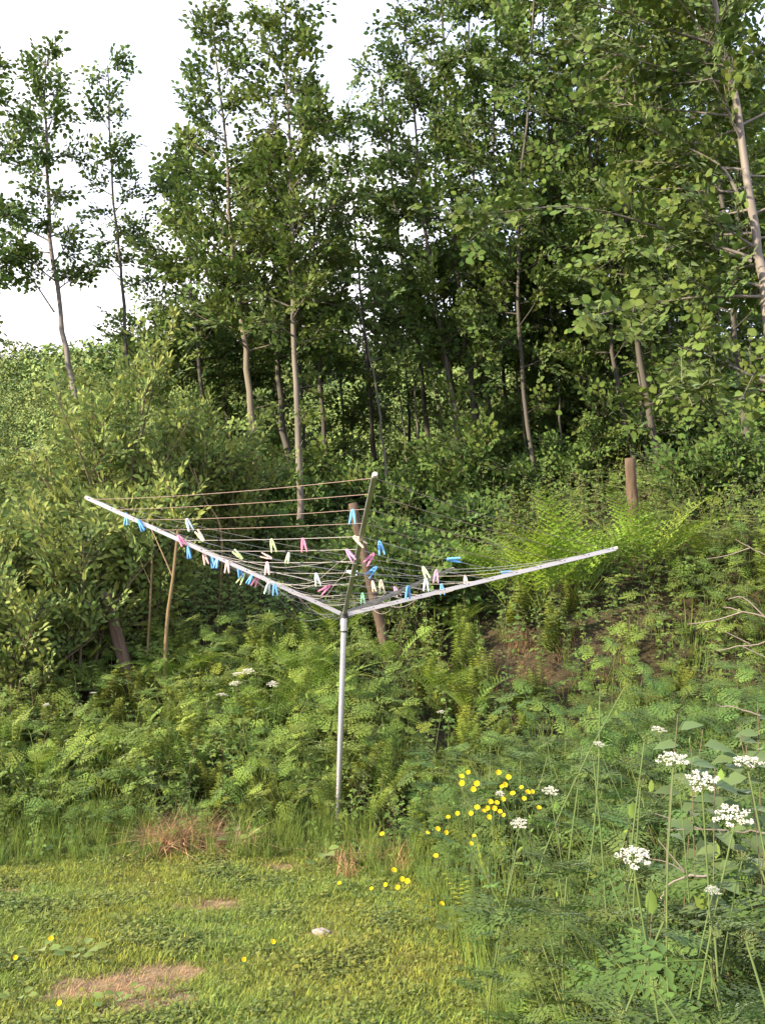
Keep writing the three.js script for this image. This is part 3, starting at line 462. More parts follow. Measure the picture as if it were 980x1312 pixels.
// the mown lawn
{
  const G = [31, 32, 33].map(s => grassTuft(s, { n: 14, H: [0.02, 0.065], w: 0.0045, rad: 0.04, bend: 0.8, col: [0.225, 0.295, 0.055], seg: 3 })), C = [34, 35].map(s => lowLeaves(s, { n: 9, rad: 0.05, H: [0.008, 0.03], leaf: 0.013, col: [0.17, 0.23, 0.05], ratio: 0.9 })), S = [36].map(s => grassTuft(s, { n: 12, H: [0.015, 0.05], w: 0.0035, rad: 0.045, bend: 1.8, col: [0.42, 0.3, 0.17], seg: 3 }));
  const g = G.map(() => []), c = C.map(() => []), s = S.map(() => []); R = rng(616);
  for (let n = 0; n < 90000; n++) {
    const d = rr(1.6, 6.5), x = rr(-0.6, 0.4) * (d + 1) , z = -d, e = beyond(x, z); if (e > 0.15) continue;
    const b = bare(x, z), dryN = noise(x * 1.6, z * 1.6, 3), pos = V(x, ground(x, z) - 0.003, z), a = R() * 6.283, up = V(Math.cos(a), 0, Math.sin(a)), dir = V(rr(-0.2, 0.2), 1, rr(-0.2, 0.2));
    if (R() < b * 0.97) { if (R() < 0.35) s[0].push({ m: frame(pos, dir, up, rr(0.6, 1.1)), c: pickColor(0.2, 0.02) }); continue; }
    const yel = clamp(0.5 + dryN * 1.2 + smooth(-0.5, 0, e) * 0.25), col = pickColor(0.2, 0.0 + 0.17 * yel);
    const k = noise(x * 2.3 + 9, z * 2.3), lush = 0.75 + 0.5 * clamp(0.5 + k);
    if (R() < 0.05 + 0.6 * smooth(0.08, 0.4, k)) c[n % 2].push({ m: frame(pos, dir, up, rr(0.7, 1.6)), c: col }); else if (R() < 0.1 + 0.22 * yel) s[0].push({ m: frame(pos, dir, up, rr(0.6, 1)), c: pickColor(0.2, 0) }); else g[n % 3].push({ m: frame(pos, dir, up, rr(0.6, 1.25) * lush), c: col });
  }
  const lawn = new THREE.Group(); lawn.name = 'lawn_grass'; scene.add(lawn); tag(lawn, 'short yellowish green lawn grass with clover', 'grass', null, 'stuff');
  g.forEach((l, k) => instances('blades', G[k], M.grass, l, lawn)); c.forEach((l, k) => instances('clover', C[k], M.herb, l, lawn)); s.forEach((l, k) => instances('dry_blades', S[k], M.grass, l, lawn));
}

// ---------------------------------------------------------------- ferns
function fern(px, py, d, n, size, label, group, { tilt = 0.6, seed = 1 } = {}) {
  R = rng(seed * 71); const p = U(px, py, d); const g = ground(p.x, p.z); const pos = V(p.x, Math.min(p.y, g + 0.25), p.z); pos.y = Math.max(pos.y, g - 0.05);
  const f = thing('fern', label, 'fern', pos, group);
  for (let k = 0; k < n; k++) {
    const a = k * 2.4 + rr(-0.3, 0.3), s = size * rr(0.75, 1.1), t = tilt * rr(0.6, 1.3);
    const key = Math.floor(R() * 3);
    const m = part('frond', FROND[key], fernMats[Math.floor(R() * fernMats.length)], f);
    m.matrixAutoUpdate = true; const out = V(Math.cos(a), 0, Math.sin(a)); const dir = V(out.x * t, 1, out.z * t).normalize(); const mm = frame(V(out.x * 0.04, -0.02, out.z * 0.04), dir, out, s); mm.decompose(m.position, m.quaternion, m.scale);
  }
}
const fernMats = [[1.1, 1.05, 0.9], [1.35, 1.2, 0.85], [0.95, 1, 0.9], [1.2, 1.25, 1]].map(c => { const m = M.fern.clone(); m.color.setRGB(...c); return m; });
fern(690, 775, 9.0, 12, 1.75, 'large bright green fern spreading under the tip of a dryer arm', null, { seed: 1, tilt: 0.5 });
fern(740, 770, 9.2, 11, 1.75, 'tall fern with broad upright fronds growing into its bright neighbour', null, { seed: 2, tilt: 0.5 });
fern(648, 760, 9.3, 10, 1.5, 'yellow-green fern half hidden behind the bright spreading one', null, { seed: 3 });
fern(825, 740, 9.3, 10, 1.5, 'dark fern at the foot of the broken stake', null, { seed: 4 });
[[400, 880, 8.1, 9, 0.85], [380, 865, 8.4, 9, 0.85], [430, 850, 8.6, 8, 0.8], [560, 850, 8.2, 8, 0.75], [600, 860, 8.0, 7, 0.7], [225, 850, 8.4, 9, 0.8], [260, 850, 8.5, 8, 0.75], [30, 1010, 6.9, 8, 0.8], [350, 905, 7.8, 7, 0.7], [590, 760, 9.3, 7, 0.8], [900, 720, 9.4, 8, 0.9], [430, 770, 9.2, 8, 0.8], [500, 830, 8.6, 8, 0.75], [290, 880, 8, 7, 0.7]].forEach(([x, y, d, n, s], k) => fern(x, y, d, n, s, 'medium fern with arching fronds among the bank herbs', 'ferns on the bank', { seed: 20 + k, tilt: 0.75 }));

// ---------------------------------------------------------------- flowers
const flowerStem = (g, p0, p1, r, col = [0.085, 0.125, 0.032]) => { const len = p1.distanceTo(p0), bow = V(rr(-1, 1), 0, rr(-1, 1)).multiplyScalar(0.09 * len), q = curve([p0, p0.clone().lerp(p1, 0.35).add(bow), p0.clone().lerp(p1, 0.7).addScaledVector(bow, 0.7), p1], 9); g.tube(q, r, r * 0.55, 5, col); };
function umbelGeo(seed, { r = 0.04, n = 13, open = 1, flower = [0.62, 0.6, 0.52], head = 0.0085, petals = 26 }) {
  R = rng(seed); const rays = new GB(), fl = new GB();
  for (let k = 0; k < n; k++) { const q = Math.sqrt((k + 0.5) / n), a = k * 2.4, e = V(Math.cos(a) * r * q, r * (0.8 - 0.25 * q * q) * open, Math.sin(a) * r * q); rays.tube([V(0, 0, 0), e], 0.0008, 0.0006, 3, [0.13, 0.18, 0.05]);
    for (let j = 0; j < petals; j++) { const b = R() * 6.283, o = e.clone().add(V(Math.cos(b) * head * R(), rr(0, 0.003), Math.sin(b) * head * R())); fl.leaf(o, V(Math.cos(b), rr(-0.2, 0.7), Math.sin(b)), V(rr(-0.8, 0.8), 1, rr(-0.8, 0.8)), head * 0.55, head * 0.55, tint(flower, 0.05), { lo: true }); } }
  return [rays.geo(), fl.geo()];
}
const UMB = [1, 2, 3].map(s => umbelGeo(s, {})), BUD = [4, 5].map(s => umbelGeo(s, { flower: [0.42, 0.45, 0.16], head: 0.004, petals: 5, r: 0.036, n: 16 }));
function umbel(px, py, d, label, group, { bud = false, size = 1, lean = 0.28, kids = [], seed = 1, leaves = 2, rad = 0.0042 } = {}) {
  R = rng(seed * 37 + 3); const top = U(px, py, d), bx = top.x + rr(-lean, lean), bz = top.z + rr(-0.1, 0.1), base = V(bx, ground(bx, bz) - 0.03, bz);
  const f = thing('cow_parsley', label, 'flower', base, group), T = top.clone().sub(base); const g = new GB(); flowerStem(g, V(0, 0, 0), T, rad);
  const heads = [[T, bud, size]];
  for (const [dx, dy, kb, ks] of kids) { const q = U(px + dx, py + dy, d + rr(-0.06, 0.06)).sub(base); const j = T.clone().multiplyScalar(0.62 + 0.1 * R()); g.tube([j, j.clone().lerp(q, 0.6).add(V(0, 0.015, 0)), q], rad * 0.5, rad * 0.3, 4, [0.085, 0.125, 0.032]); heads.push([q, kb, ks]); }
  part('stem', g.geo(), M.stem, f);
  for (const [q, kb, ks] of heads) { const u = part('umbel', (kb ? BUD : UMB)[Math.floor(R() * (kb ? 2 : 3))][0], M.stem, f); u.position.copy(q); u.rotation.set(rr(0.2, 0.6), R() * 6, rr(-0.2, 0.2)); u.scale.setScalar(ks); part('florets', (kb ? BUD : UMB)[Math.floor(R() * (kb ? 2 : 3))][1], M.petal, u); }
  const l = new GB(); for (let k = 0; k < leaves; k++) { const a = R() * 6.283, o = T.clone().multiplyScalar(rr(0.3, 0.75)), out = V(Math.cos(a), 0.5, Math.sin(a)); parsleyLeaf(l, o, out, V(-out.x * 0.5, 1, -out.z * 0.5), rr(0.14, 0.24), tint([0.12, 0.185, 0.045], 0.15)); }
  part('leaves', l.geo(), M.herb, f);
}
const UP_ = 'white cow parsley heads rising from the near bank';
umbel(862, 983, 2.6, 'cow parsley with loose white head above a cluster of green buds', null, { seed: 1, kids: [[8, 24, true, 0.7]] });
umbel(899, 1012, 2.4, 'cow parsley with dense white head on a stout pale stalk', null, { seed: 2, size: 1.05 });
umbel(958, 988, 2.6, 'cow parsley with white head in front of broad pale leaves', null, { seed: 3, size: 1.05 });
umbel(940, 1058, 2.3, 'cow parsley with broad white head over the dead twigs', null, { seed: 4, size: 1.1, kids: [[10, 45, true, 0.7]] });
umbel(811, 1110, 2.2, 'cow parsley with tight white head and yellowing buds underneath', null, { seed: 5, size: 1.0, kids: [[20, 30, true, 0.7], [-12, 18, true, 0.7]] });
[[766, 957, 3.2, 0.45], [705, 1018, 3.6, 0.7], [665, 1060, 3.4, 0.7], [912, 1146, 2.3, 0.45], [640, 1020, 4, 0.5], [843, 940, 3.1, 0.6]].forEach(([x, y, d, s], k) => umbel(x, y, d, 'cow parsley with one small white head among the green', 'small-headed cow parsley on the near bank', { seed: 20 + k, size: s, rad: 0.003 }));
[[760, 975, 3, 0.8], [825, 950, 3.1, 0.8], [842, 943, 3.2, 0.8], [768, 892, 3.6, 0.7], [800, 880, 3.8, 0.6], [820, 1008, 2.8, 0.7], [955, 1205, 1.9, 0.55], [838, 1265, 1.9, 0.5], [792, 1305, 1.9, 0.5], [850, 1180, 2.2, 0.6], [975, 1115, 2.2, 0.7], [915, 1200, 2.1, 0.5], [740, 1010, 3, 0.6], [660, 1100, 3.2, 0.6]].forEach(([x, y, d, s], k) => umbel(x, y, d, 'cow parsley stalk carrying greenish unopened buds', 'budding cow parsley on the near bank', { seed: 40 + k, bud: true, size: s, lean: 0.42, rad: 0.0045 }));
[[305, 868, 7.6, 1], [318, 864, 7.6, 1], [350, 880, 7.6, 0.9], [285, 895, 7.5, 1], [302, 880, 7.6, 1], [60, 905, 7.3, 0.5], [120, 890, 7.4, 0.5], [565, 915, 6.8, 0.6]].forEach(([x, y, d, s], k) => umbel(x, y, d, 'cow parsley in white flower on the bank behind the pole', 'cow parsley flowering on the far bank', { seed: 70 + k, size: s * 1.2, lean: 0.1, rad: 0.003 }));

function buttercupGeo() {
  const g = new GB(); for (let k = 0; k < 5; k++) { const a = k / 5 * 6.283, d = V(Math.cos(a), 0.45, Math.sin(a)); g.leaf(V(0, 0, 0), d, V(-d.x * 0.5, 1, -d.z * 0.5), 0.014, 0.0155, [0.85, 0.62, 0.015], { prof: [0.85, 1], at: [0.4, 0.8], droop: -0.25, fold: 0.15 }); }
  g.blob(V(0, 0.003, 0), 0.003, [0.6, 0.5, 0.03]); return g.geo();
}
const BC = buttercupGeo();
function buttercup(px, py, d, k, label, group, name = 'buttercup', sc = 1, onLawn = false) {
  R = rng(k * 53 + 11); const top = onLawn ? lawnAt(px, py).add(V(0, 0.05, 0)) : U(px, py, d), bx = top.x + rr(-0.06, 0.06), bz = top.z + rr(-0.05, 0.05), base = V(bx, ground(bx, bz) - 0.01, bz);
  const f = thing(name, label, 'flower', base, group), T = top.clone().sub(base), g = new GB(); flowerStem(g, V(0, 0, 0), T, 0.0013, [0.08, 0.13, 0.035]); part('stem', g.geo(), M.stem, f);
  const b = part('flower_head', BC, M.petal, f); b.position.copy(T); b.rotation.set(rr(0.5, 1.2), 0, rr(-0.3, 0.3)); b.scale.setScalar(sc * rr(0.9, 1.2));
  const l = new GB(); for (let j = 0; j < 3; j++) { const a = R() * 6.28, L = rr(0.025, 0.045); l.leaf(T.clone().multiplyScalar(rr(0.2, 0.7)), V(Math.cos(a), 0.4, Math.sin(a)), V(0, 1, 0.3), L, L * 0.4, [0.07, 0.13, 0.035]); } part('leaves', l.geo(), M.herb, f);
}
[[592, 1004], [611, 1005], [606, 1012], [591, 996], [599, 990], [638, 990], [651, 997], [643, 1009], [646, 1006], [668, 1010], [657, 1018], [671, 1024], [675, 1016], [690, 1036], [681, 1015], [628, 1028], [636, 1030], [644, 1025], [624, 1036], [633, 1036], [611, 1036], [619, 1040], [626, 1048], [640, 1041], [645, 1045], [603, 1043], [574, 1048], [586, 1043], [548, 1068], [560, 1063], [571, 1067], [607, 1072], [603, 1082], [558, 1098], [504, 1116], [515, 1127], [522, 1130], [494, 1134], [510, 1138], [490, 1070], [629, 1160], [565, 1159]].forEach(([x, y], k) => buttercup(x, y, y < 1055 ? 4.3 + (k % 5) * 0.12 : 4.6 + (k % 3) * 0.1, k + 1, 'yellow buttercup in the loose drift beside the lawn edge', 'buttercups along the lawn edge', 'buttercup', 1.05));
[[65, 1217], [20, 1242], [77, 1302], [350, 1221], [476, 1151], [435, 1144], [312, 1245]].forEach(([x, y], k) => buttercup(x, y, 0, 90 + k, 'single yellow flower low in the mown lawn', 'yellow flowers in the lawn', 'lawn_flower', 0.9, true));

// broad leaves low at the edge and in the lawn
function broadLeaf(x, y, d, n, L, k, label, group) {
  R = rng(k * 91 + 7); const p = d ? U(x, y, d) : lawnAt(x, y); p.y = ground(p.x, p.z); const f = thing('broad_leaved_weed', label, 'plant', p, group);
  for (let j = 0; j < n; j++) { const a = j * 2.4 + rr(-0.3, 0.3), g = new GB(), h = d ? rr(0.04, 0.14) : rr(0.02, 0.05), o = V(Math.cos(a) * 0.04, h, Math.sin(a) * 0.04), l = L * rr(0.75, 1.15); g.tube([V(0, 0, 0), o], 0.002, 0.0015, 4, [0.12, 0.15, 0.05]); g.leaf(o, V(Math.cos(a), 0.3, Math.sin(a)), V(0, 1, 0.4), l, l * 0.7, tint([0.17, 0.23, 0.055], 0.15), { prof: [1, 0.75], at: [0.4, 0.75], droop: 0.15 }); part('leaf', g.geo(), M.herb, f); }
}
[[95, 1232, 0, 5, 0.06], [108, 1226, 0, 4, 0.065], [50, 1225, 0, 4, 0.06], [310, 1078, 6.3, 4, 0.11], [297, 1088, 6.2, 4, 0.1], [412, 1105, 5.9, 4, 0.1], [145, 1295, 0, 5, 0.045], [25, 1285, 0, 5, 0.045], [160, 1290, 0, 4, 0.04], [580, 1165, 4.6, 4, 0.1], [655, 1290, 3.3, 4, 0.14]].forEach(([x, y, d, n, l], k) => broadLeaf(x, y, d, n, l, k + 1, 'broad-leaved weed with pale rounded leaves low to the ground', 'broad-leaved weeds at the lawn'));
// dogwood-like plants with large pale leaves on the near bank
function broadPlant(px, py, d, label, k) {
  R = rng(k * 17 + 29); const top = U(px, py, d), base = V(top.x, ground(top.x, top.z) - 0.02, top.z), T = top.clone().sub(base), f = thing('broad_leaved_plant', label, 'plant', base, 'broad-leaved plants on the near bank'), g = new GB(); flowerStem(g, V(0, 0, 0), T, 0.0026, [0.11, 0.085, 0.05]); part('stem', g.geo(), M.stem, f);
  for (let j = 0; j < 14; j++) { const s = 0.45 + 0.55 * j / 14, a = (j >> 1) * 1.57 + (j % 2) * 3.14 + rr(-0.3, 0.3), l = new GB(), L = rr(0.055, 0.1), d2 = V(Math.cos(a), rr(-0.2, 0.5), Math.sin(a)); l.leaf(T.clone().multiplyScalar(s), d2, V(rr(-0.2, 0.2), 1, 0.5), L, L * 0.62, tint([0.11, 0.165, 0.06], 0.15), { prof: [1, 0.7], fold: 0.3, droop: 0.3 }); part('leaf', l.geo(), M.herb, f); }
}
[[868, 915, 3], [900, 935, 2.9], [945, 930, 2.9], [885, 960, 2.8], [970, 900, 3], [915, 985, 2.7], [955, 955, 2.8]].forEach(([x, y, d], k) => broadPlant(x, y, d, 'plant with large oval pale leaves beside the white flower heads', k + 1));

// dead pale twigs on the right bank
function deadTwig(label, d, a, subs, k, r = 0.0045) {
  R = rng(k + 400); const P = a.map(([x, y]) => U(x, y, d)), base = P[0].clone(), f = thing('dead_branch', label, 'branch', base), g = new GB(); const tw = curve(P.map(p => p.clone().sub(base)), 10).map((p, i) => i ? p.add(V(rr(-1, 1), rr(-1, 1), rr(-1, 1)).multiplyScalar(0.006)) : p); g.tube(tw, r, r * 0.4, 5, [0.27, 0.22, 0.18], { cvar: 0.25 }); part('stem', g.geo(), M.bark, f);
  for (const s of subs) { const q = new GB(); q.tube(curve(s.map(([x, y]) => U(x, y, d).sub(base)), 6), r * 0.55, r * 0.3, 4, [0.25, 0.2, 0.165]); part('twig', q.geo(), M.bark, f); }
}
deadTwig('pale dead branch arching out over the ferny bank', 5.2, [[1010, 800], [980, 791], [925, 777]], [[[950, 784], [915, 795], [880, 800]], [[980, 791], [950, 765], [932, 768]]], 1, 0.008);
deadTwig('pale dead branch with forked end low over the herbs', 5.0, [[1010, 820], [980, 823], [918, 833]], [[[960, 825], [940, 815], [925, 808]], [[950, 828], [980, 842], [1000, 850]]], 2, 0.006);
deadTwig('thin dead branch sloping down through green leaves', 5.4, [[1010, 725], [980, 712], [942, 692]], [[[960, 702], [930, 712], [905, 716]]], 3, 0.006);
deadTwig('long straight dead stalk lying behind the white heads', 2.9, [[1010, 1068], [950, 1066], [852, 1061]], [[[900, 1063], [870, 1053], [838, 1042]], [[920, 1064], [940, 1085], [960, 1100]]], 4, 0.004);
deadTwig('crooked dead twig under the dense white head', 2.6, [[905, 1122], [880, 1120], [850, 1140], [846, 1152]], [[[880, 1120], [855, 1105], [830, 1100]], [[878, 1118], [850, 1085], [842, 1075]]], 5, 0.0035);
deadTwig('reddish dead stem lying across the broad leaves', 4, [[1000, 925], [960, 912], [915, 903]], [], 6, 0.005);

// ---------------------------------------------------------------- fence stakes
function stake(label, topPx, botPx, d, w, k) {
  R = rng(k * 7 + 70); const a = U(...topPx, d), b = U(...botPx, d); const gy = ground(b.x, b.z); const dir = b.clone().sub(a); if (b.y > gy - 0.1) b.addScaledVector(dir, (b.y - gy + 0.2) / Math.abs(dir.y));
  const f = thing('fence_post', label, 'post', b), T = a.clone().sub(b), path = [], g = new GB(); for (let i = 0; i <= 14; i++) path.push(T.clone().multiplyScalar(i / 14).add(V(rr(-0.004, 0.004), 0, rr(-0.004, 0.004))));
  g.tube(path, w * 0.5, w * 0.44, 9, [0.09, 0.06, 0.04], { rough: 0.35, cap: true, cvar: 0.5 }); const q = g.geo(); part('shaft', q, M.bark, f);
  for (let i = 0; i < 5; i++) { const c = new GB(), an = rr(-0.6, 0.9), s = rr(0.2, 0.7), o = V(Math.sin(an) * w * 0.47, 0, Math.cos(an) * w * 0.47); c.blade([0, 0.33, 0.66, 1].map(t => T.clone().multiplyScalar(s + t * rr(0.15, 0.25)).add(o).multiply(V(1, 1, 1))), 0.006, V(Math.sin(an), 0, Math.cos(an)), [0.07, 0.04, 0.025]); part('split', c.geo(), M.bark, f); }
}
stake('leaning brown fence post behind the dark dryer arm', [451, 645], [490, 815], 8.95, 0.1, 1);
stake('short brown fence post half hidden in the sallow', [135, 760], [155, 832], 8.5, 0.12, 2);
stake('broken brown fence post standing in shade above the ferns', [806, 588], [814, 690], 9.9, 0.14, 3);
// thin bare saplings under the left arm
function sapling(label, d, px, r, k) { R = rng(k + 700); const P = line(d, ...px), b = P[P.length - 1]; const gy = ground(b.x, b.z); if (b.y > gy) P.push(V(b.x, gy - 0.05, b.z)); const base = P[P.length - 1].clone(), f = thing('bare_sapling', label, 'sapling', base), g = new GB(); g.tube(curve(P.map(p => p.clone().sub(base)).reverse(), 12), r, r * 0.6, 7, [0.17, 0.12, 0.06], { cvar: 0.3, rough: 0.2 }); part('stem', g.geo(), M.bark, f); const t = new GB(); t.tube(line(d, px[1], [px[1][0] - 22, px[1][1] - 50], [px[1][0] - 34, px[1][1] - 74]).map(p => p.sub(base)), r * 0.4, r * 0.2, 4, [0.25, 0.18, 0.1]); part('twig', t.geo(), M.bark, f); }
sapling('bare tan sapling stem slanting beside the long dryer arm', 8.4, [[228, 680], [222, 740], [214, 800]], 0.02, 1);
sapling('thinner bare tan sapling stem standing beside the slanting one', 8.6, [[196, 670], [194, 750], [190, 822]], 0.014, 2);
sapling('slanting reddish twig in front of the pale-trunked alder', 9.8, [[248, 600], [262, 640], [282, 672]], 0.012, 3);

// pale stone in the lawn
{ const p = lawnAt(411, 1198), g = new THREE.IcosahedronGeometry(0.035, 3), a = g.attributes.position; for (let k = 0; k < a.count; k++) { const v = V(a.getX(k), a.getY(k), a.getZ(k)), f = 1 + 0.35 * noise(v.x * 40, v.y * 40, v.z * 40); a.setXYZ(k, v.x * f * 1.2, v.y * f * 0.5, v.z * f * 0.8); } g.computeVertexNormals(); const m = new THREE.Mesh(g, new THREE.MeshStandardMaterial({ color: new THREE.Color().setRGB(0.3, 0.25, 0.22), roughness: 0.95 })); m.name = 'stone'; m.position.set(p.x, ground(p.x, p.z) + 0.012, p.z); m.castShadow = m.receiveShadow = true; tag(m, 'flat pale stone lying in the thin lawn', 'stone'); scene.add(m); }

// ---------------------------------------------------------------- rotary clothes dryer
const alu = new THREE.MeshStandardMaterial({ color: new THREE.Color().setRGB(0.5, 0.485, 0.5), metalness: 0.9, roughness: 0.38 });
const dark = new THREE.MeshStandardMaterial({ color: new THREE.Color().setRGB(0.02, 0.02, 0.022), roughness: 0.6 });
const white = new THREE.MeshStandardMaterial({ color: new THREE.Color().setRGB(0.4, 0.36, 0.35), roughness: 0.5 });
const DH = 6.6, hub = U(441, 788, DH), foot = U(432, 1066, DH - 0.02);
foot.y = ground(foot.x, foot.z) - 0.02;
const dryer = thing('rotary_clothes_dryer', 'four-armed metal rotary clothes dryer strung with lines at the lawn edge', 'clothes dryer', foot);
const L3 = v => v.clone().sub(foot);
function rod(name, a, b, r0, r1, mat, parent, seg = 20) { const d = b.clone().sub(a), g = new THREE.CylinderGeometry(r1, r0, d.length(), seg); const m = part(name, g, mat, parent); m.position.copy(a).lerp(b, 0.5); m.quaternion.setFromUnitVectors(V(0, 1, 0), d.normalize()); return m; }
const H0 = L3(hub), up = H0.clone().normalize(), on = t => H0.clone().multiplyScalar(t);
rod('pole', on(-0.06), on(0.93), 0.021, 0.021, alu, dryer);
const collar = rod('collar', on(0.925), on(0.995), 0.025, 0.025, alu, dryer); rod('collar_ring', V(0, -0.065, 0), V(0, -0.052, 0), 0.0262, 0.0262, dark, collar); 
{ const s = new THREE.CylinderGeometry(0.0258, 0.0258, 0.035, 12, 1, true, -2.2, 1.1), m = part('sticker', s, new THREE.MeshStandardMaterial({ color: 0xdfe4f2, roughness: 0.6, side: THREE.DoubleSide }), collar); m.position.y = 0.01; }
rod('hub', on(0.985), on(1.012), 0.032, 0.03, dark, dryer);
// arms: from the hub to a tip seen in the photograph, each about two metres long
function tipAt(px, py, len, farther) { let best, be = 1e9; for (let d = DH - 2.4; d < DH + 2.4; d += 0.005) { if (farther === (d < DH)) continue; const p = U(px, py, d), e = Math.abs(p.distanceTo(hub) - len); if (e < be) { be = e; best = p; } } return best; }
const TIP = { A: tipAt(112, 638, 2.08, true), B: tipAt(480, 609, 1.95, false), C: tipAt(788, 703, 2.02, false), D: tipAt(580, 729, 1.95, true) };
const channel = new THREE.Shape(); { const w = 0.0135, h = 0.0145, t = 0.0035; [[-w, -h], [w, -h], [w, h], [w - t, h], [w - t, -h + t], [-w + t, -h + t], [-w + t, h], [-w, h]].forEach(([x, y], k) => k ? channel.lineTo(x, y) : channel.moveTo(x, y)); }
const ARM = {};
for (const k of ['A', 'B', 'C', 'D']) {
  const a = H0.clone(), b = L3(TIP[k]), d = b.clone().sub(a), len = d.length(), arm = new THREE.Group(); arm.name = 'arm'; dryer.add(arm); arm.position.copy(a); const z = d.clone().normalize(), x = V(0, 0, 0).crossVectors(up, z).normalize(), y = V(0, 0, 0).crossVectors(z, x); arm.quaternion.setFromRotationMatrix(new THREE.Matrix4().makeBasis(x, y, z));
  const g = new THREE.ExtrudeGeometry(channel, { depth: len - 0.03, bevelEnabled: false }); g.translate(0, 0, 0.03); part('channel', g, alu, arm);
  const cap = part('end_cap', new THREE.CylinderGeometry(0.0145, 0.0165, 0.028, 12).rotateX(Math.PI / 2), white, arm); cap.position.z = len + 0.002;
  for (let j = 0; j < 11; j++) for (const s of [-1, 1]) { const h = part('eyelet', new THREE.CylinderGeometry(0.0042, 0.0042, 0.004, 10).rotateZ(Math.PI / 2), dark, arm); h.position.set(s * 0.0145, 0.003, len * (1 - j * 0.088) - 0.02); }
  ARM[k] = t => a.clone().lerp(b, t).add(foot);
}
// lines: eleven rounds, the outer ones taut towards the camera, slack at the back
const lineMats = [[0.25, 0.17, 0.14], [0.34, 0.31, 0.3], [0.36, 0.32, 0.26], [0.2, 0.22, 0.22]].map(c => new THREE.MeshStandardMaterial({ color: new THREE.Color().setRGB(...c), roughness: 0.6 }));
const wires = []; R = rng(2024);
function wire(pts, mat, r = 0.0019) { const c = new THREE.CatmullRomCurve3(pts); part('line', new THREE.TubeGeometry(c, 20, r, 5), mat, dryer).position.copy(foot).multiplyScalar(-1); wires.push(c.getPoints(60)); }
for (let j = 0; j < 11; j++) {
  const t = 0.985 - 0.088 * j;
  for (const [a, b, sag0] of [['A', 'B', 0.015], ['B', 'C', 0.02], ['C', 'D', 0.025], ['D', 'A', 0.06]]) {
    const p = ARM[a](t), q = ARM[b](t), sag = sag0 * rr(0.4, 1.6) * (b === 'A' || b === 'D' ? 1 + j * 0.12 : 1);
    wire([0, 0.25, 0.5, 0.75, 1].map(s => p.clone().lerp(q, s).add(V(0, -sag * 4 * s * (1 - s), 0))), lineMats[b === 'B' || b === 'C' ? (j < 4 ? 0 : 1) : 1 + Math.floor(R() * 3)]);
  }
}
for (let k = 0; k < 13; k++) { // loose loops that have come off the far arm
  const p = ARM.A(rr(0.15, 0.7)), q = k % 3 ? ARM.D(rr(0.1, 0.4)) : ARM.B(rr(0.2, 0.6)), s = rr(0.05, 0.26);
  wire([0, 0.2, 0.45, 0.7, 0.88, 1].map(t => p.clone().lerp(q, t).add(V(rr(-0.05, 0.05), -s * 4 * t * (1 - t) + rr(-0.04, 0.04), rr(-0.1, 0.1) * (t > 0 && t < 1)))), lineMats[1 + k % 3], 0.0016);
}

// ---------------------------------------------------------------- pegs, each clipped to the line that runs nearest to its place
const PEG = { blue: [0.12, 0.36, 0.72], pale: [0.62, 0.74, 0.8], pink: [0.72, 0.24, 0.4], cream: [0.78, 0.66, 0.5], green: [0.62, 0.74, 0.38], rose: [0.75, 0.5, 0.48], lilac: [0.55, 0.3, 0.5], teal: [0.2, 0.5, 0.3] };
const pegMat = {}; for (const k in PEG) pegMat[k] = new THREE.MeshStandardMaterial({ color: new THREE.Color().setRGB(...PEG[k]), roughness: 0.45 });
const spring = new THREE.MeshStandardMaterial({ color: new THREE.Color().setRGB(0.5, 0.5, 0.5), metalness: 0.9, roughness: 0.4 });
const half = (() => { const s = new THREE.Shape(); s.moveTo(0.0008, 0.004); s.lineTo(0.006, 0.002); s.lineTo(0.0085, -0.028); s.lineTo(0.0075, -0.05); s.lineTo(0.0065, -0.08); s.lineTo(0.0035, -0.084); s.lineTo(0.0015, -0.05); s.lineTo(0.0006, -0.03); s.lineTo(0.0032, -0.012); s.lineTo(0.0008, -0.006); s.closePath(); const g = new THREE.ExtrudeGeometry(s, { depth: 0.009, bevelEnabled: true, bevelSize: 0.0012, bevelThickness: 0.0012, bevelSegments: 1 }); g.scale(1.35, 1, 1.2); g.translate(0, 0.03, -0.0045); return g; })();
const half2 = half.clone().rotateY(Math.PI), coil = new THREE.TorusGeometry(0.0045, 0.0014, 6, 12);
const proj = p => { const q = p.clone().sub(camera.position), c = Math.cos(PITCH), s = Math.sin(PITCH), y = q.y * c + q.z * s, z = -q.y * s + q.z * c; return [PW / 2 + FOCAL * q.x / -z, PH / 2 - FOCAL * y / -z]; };
const WHERE = { blue: 'bright blue', pale: 'pale blue', pink: 'deep pink', cream: 'cream', green: 'pale green', rose: 'faded rose', lilac: 'lilac', teal: 'dark green' };
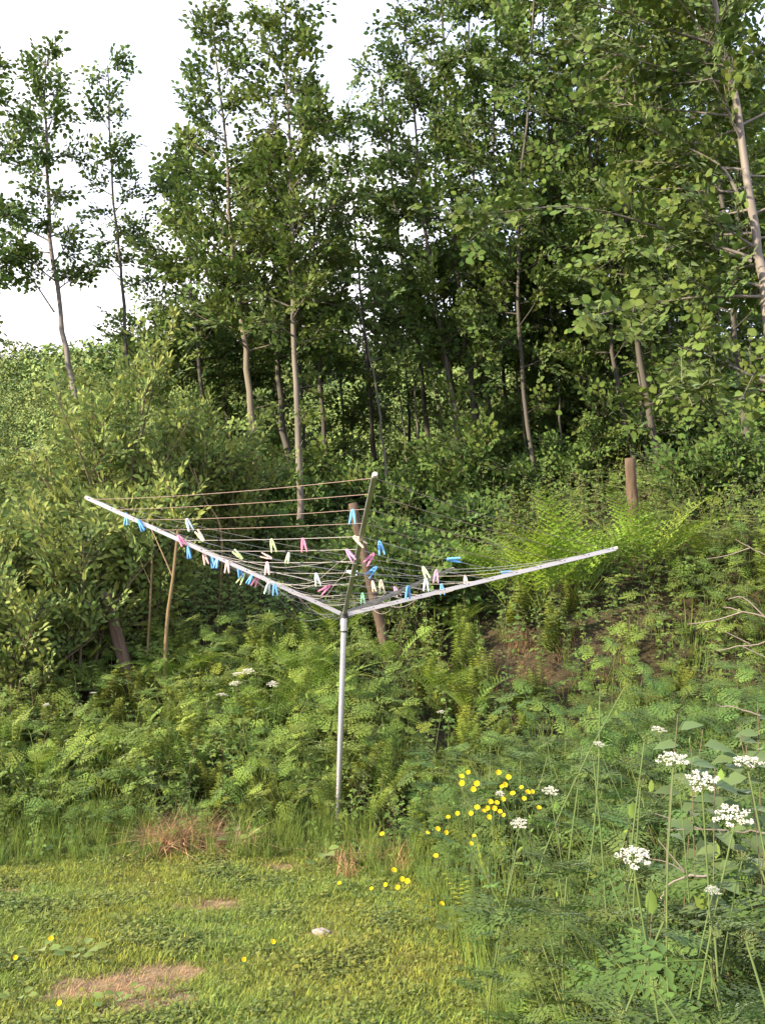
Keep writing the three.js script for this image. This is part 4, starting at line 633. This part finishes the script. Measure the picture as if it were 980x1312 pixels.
const pegs = [['blue', 163, 662, 0], ['blue', 176, 670, 0.4], ['pale', 238, 668, 0.3], ['pink', 227, 692, 0.6], ['blue', 243, 703, 0.1], ['cream', 262, 692, -2.6], ['rose', 261, 708, 0.2], ['blue', 274, 713, 0.3], ['blue', 279, 714, -0.2], ['rose', 291, 720, 0], ['green', 312, 712, -2.4], ['blue', 306, 727, 0.2], ['green', 314, 733, -0.4], ['blue', 323, 735, -0.5], ['pink', 331, 739, -0.5], ['pale', 345, 747, -0.2], ['blue', 351, 748, 0.1], ['green', 349, 690, 0.15], ['pink', 388, 690, 0.2], ['rose', 347, 712, -1.9], ['rose', 343, 722, 0.1], ['green', 367, 709, -0.2], ['blue', 452, 662, 0], ['cream', 456, 686, 0.9], ['lilac', 443, 708, 0.6], ['pale', 405, 733, 0.2], ['pale', 446, 731, 1.5], ['pink', 423, 750, -1], ['blue', 487, 690, 0.3], ['pink', 478, 712, -0.6], ['blue', 481, 731, -0.7], ['cream', 489, 742, 0.1], ['cream', 477, 748, 0.2], ['teal', 464, 757, 0], ['lilac', 503, 752, 0.5], ['blue', 523, 750, 0], ['blue', 573, 715, 1.6], ['green', 543, 726, 0.4], ['lilac', 559, 730, -0.1], ['pale', 546, 740, 0], ['blue', 566, 752, 0], ['rose', 595, 738, 0.2], ['blue', 642, 733, 1.5]];
const seen = {};
pegs.forEach(([c, px, py, roll], k) => {
  R = rng(k + 3000); let best = null, be = 1e9, bw, bi; wires.forEach(w => w.forEach((p, i) => { if (i < 1 || i > 58) return; const [x, y] = proj(p), e = Math.hypot(x - px, y - py); if (e < be) { be = e; best = p; bw = w; bi = i; } }));
  const how = Math.abs(roll) > 2 ? 'tipped upright' : Math.abs(roll) > 1.2 ? 'lying sideways' : Math.abs(roll) > 0.35 ? 'hanging askew' : 'hanging straight', wi = wires.indexOf(bw), rank = wi < 44 ? ['outermost', 'second', 'third', 'fourth', 'fifth', 'sixth', 'seventh', 'eighth', 'ninth', 'tenth', 'innermost'][Math.floor(wi / 4)] + ' line' : 'slack loose line';
  const T = bw[bi + 1].clone().sub(bw[bi - 1]).normalize();
  const g = thing('clothes_peg', `${WHERE[c]} plastic peg ${how} from the ${rank} of the dryer`, 'clothes peg', best, 'clothes pegs on the dryer lines');
  const a = part('prong', half, pegMat[c], g), b = part('prong', half2, pegMat[c], g); a.rotation.z = 0.14; b.rotation.z = -0.14; a.position.set(0.002, -0.03, 0); b.position.set(-0.002, -0.03, 0);
  const s = part('spring', coil, spring, g); s.position.set(0, -0.03, 0); 
  const e = new THREE.Euler(rr(-0.25, 0.25), 0, roll + rr(-0.1, 0.1)); g.quaternion.setFromAxisAngle(V(0, 1, 0), rr(-0.7, 0.7)).premultiply(new THREE.Quaternion().setFromEuler(e)); g.scale.setScalar(1.08);
});

renderer.render(scene, camera);
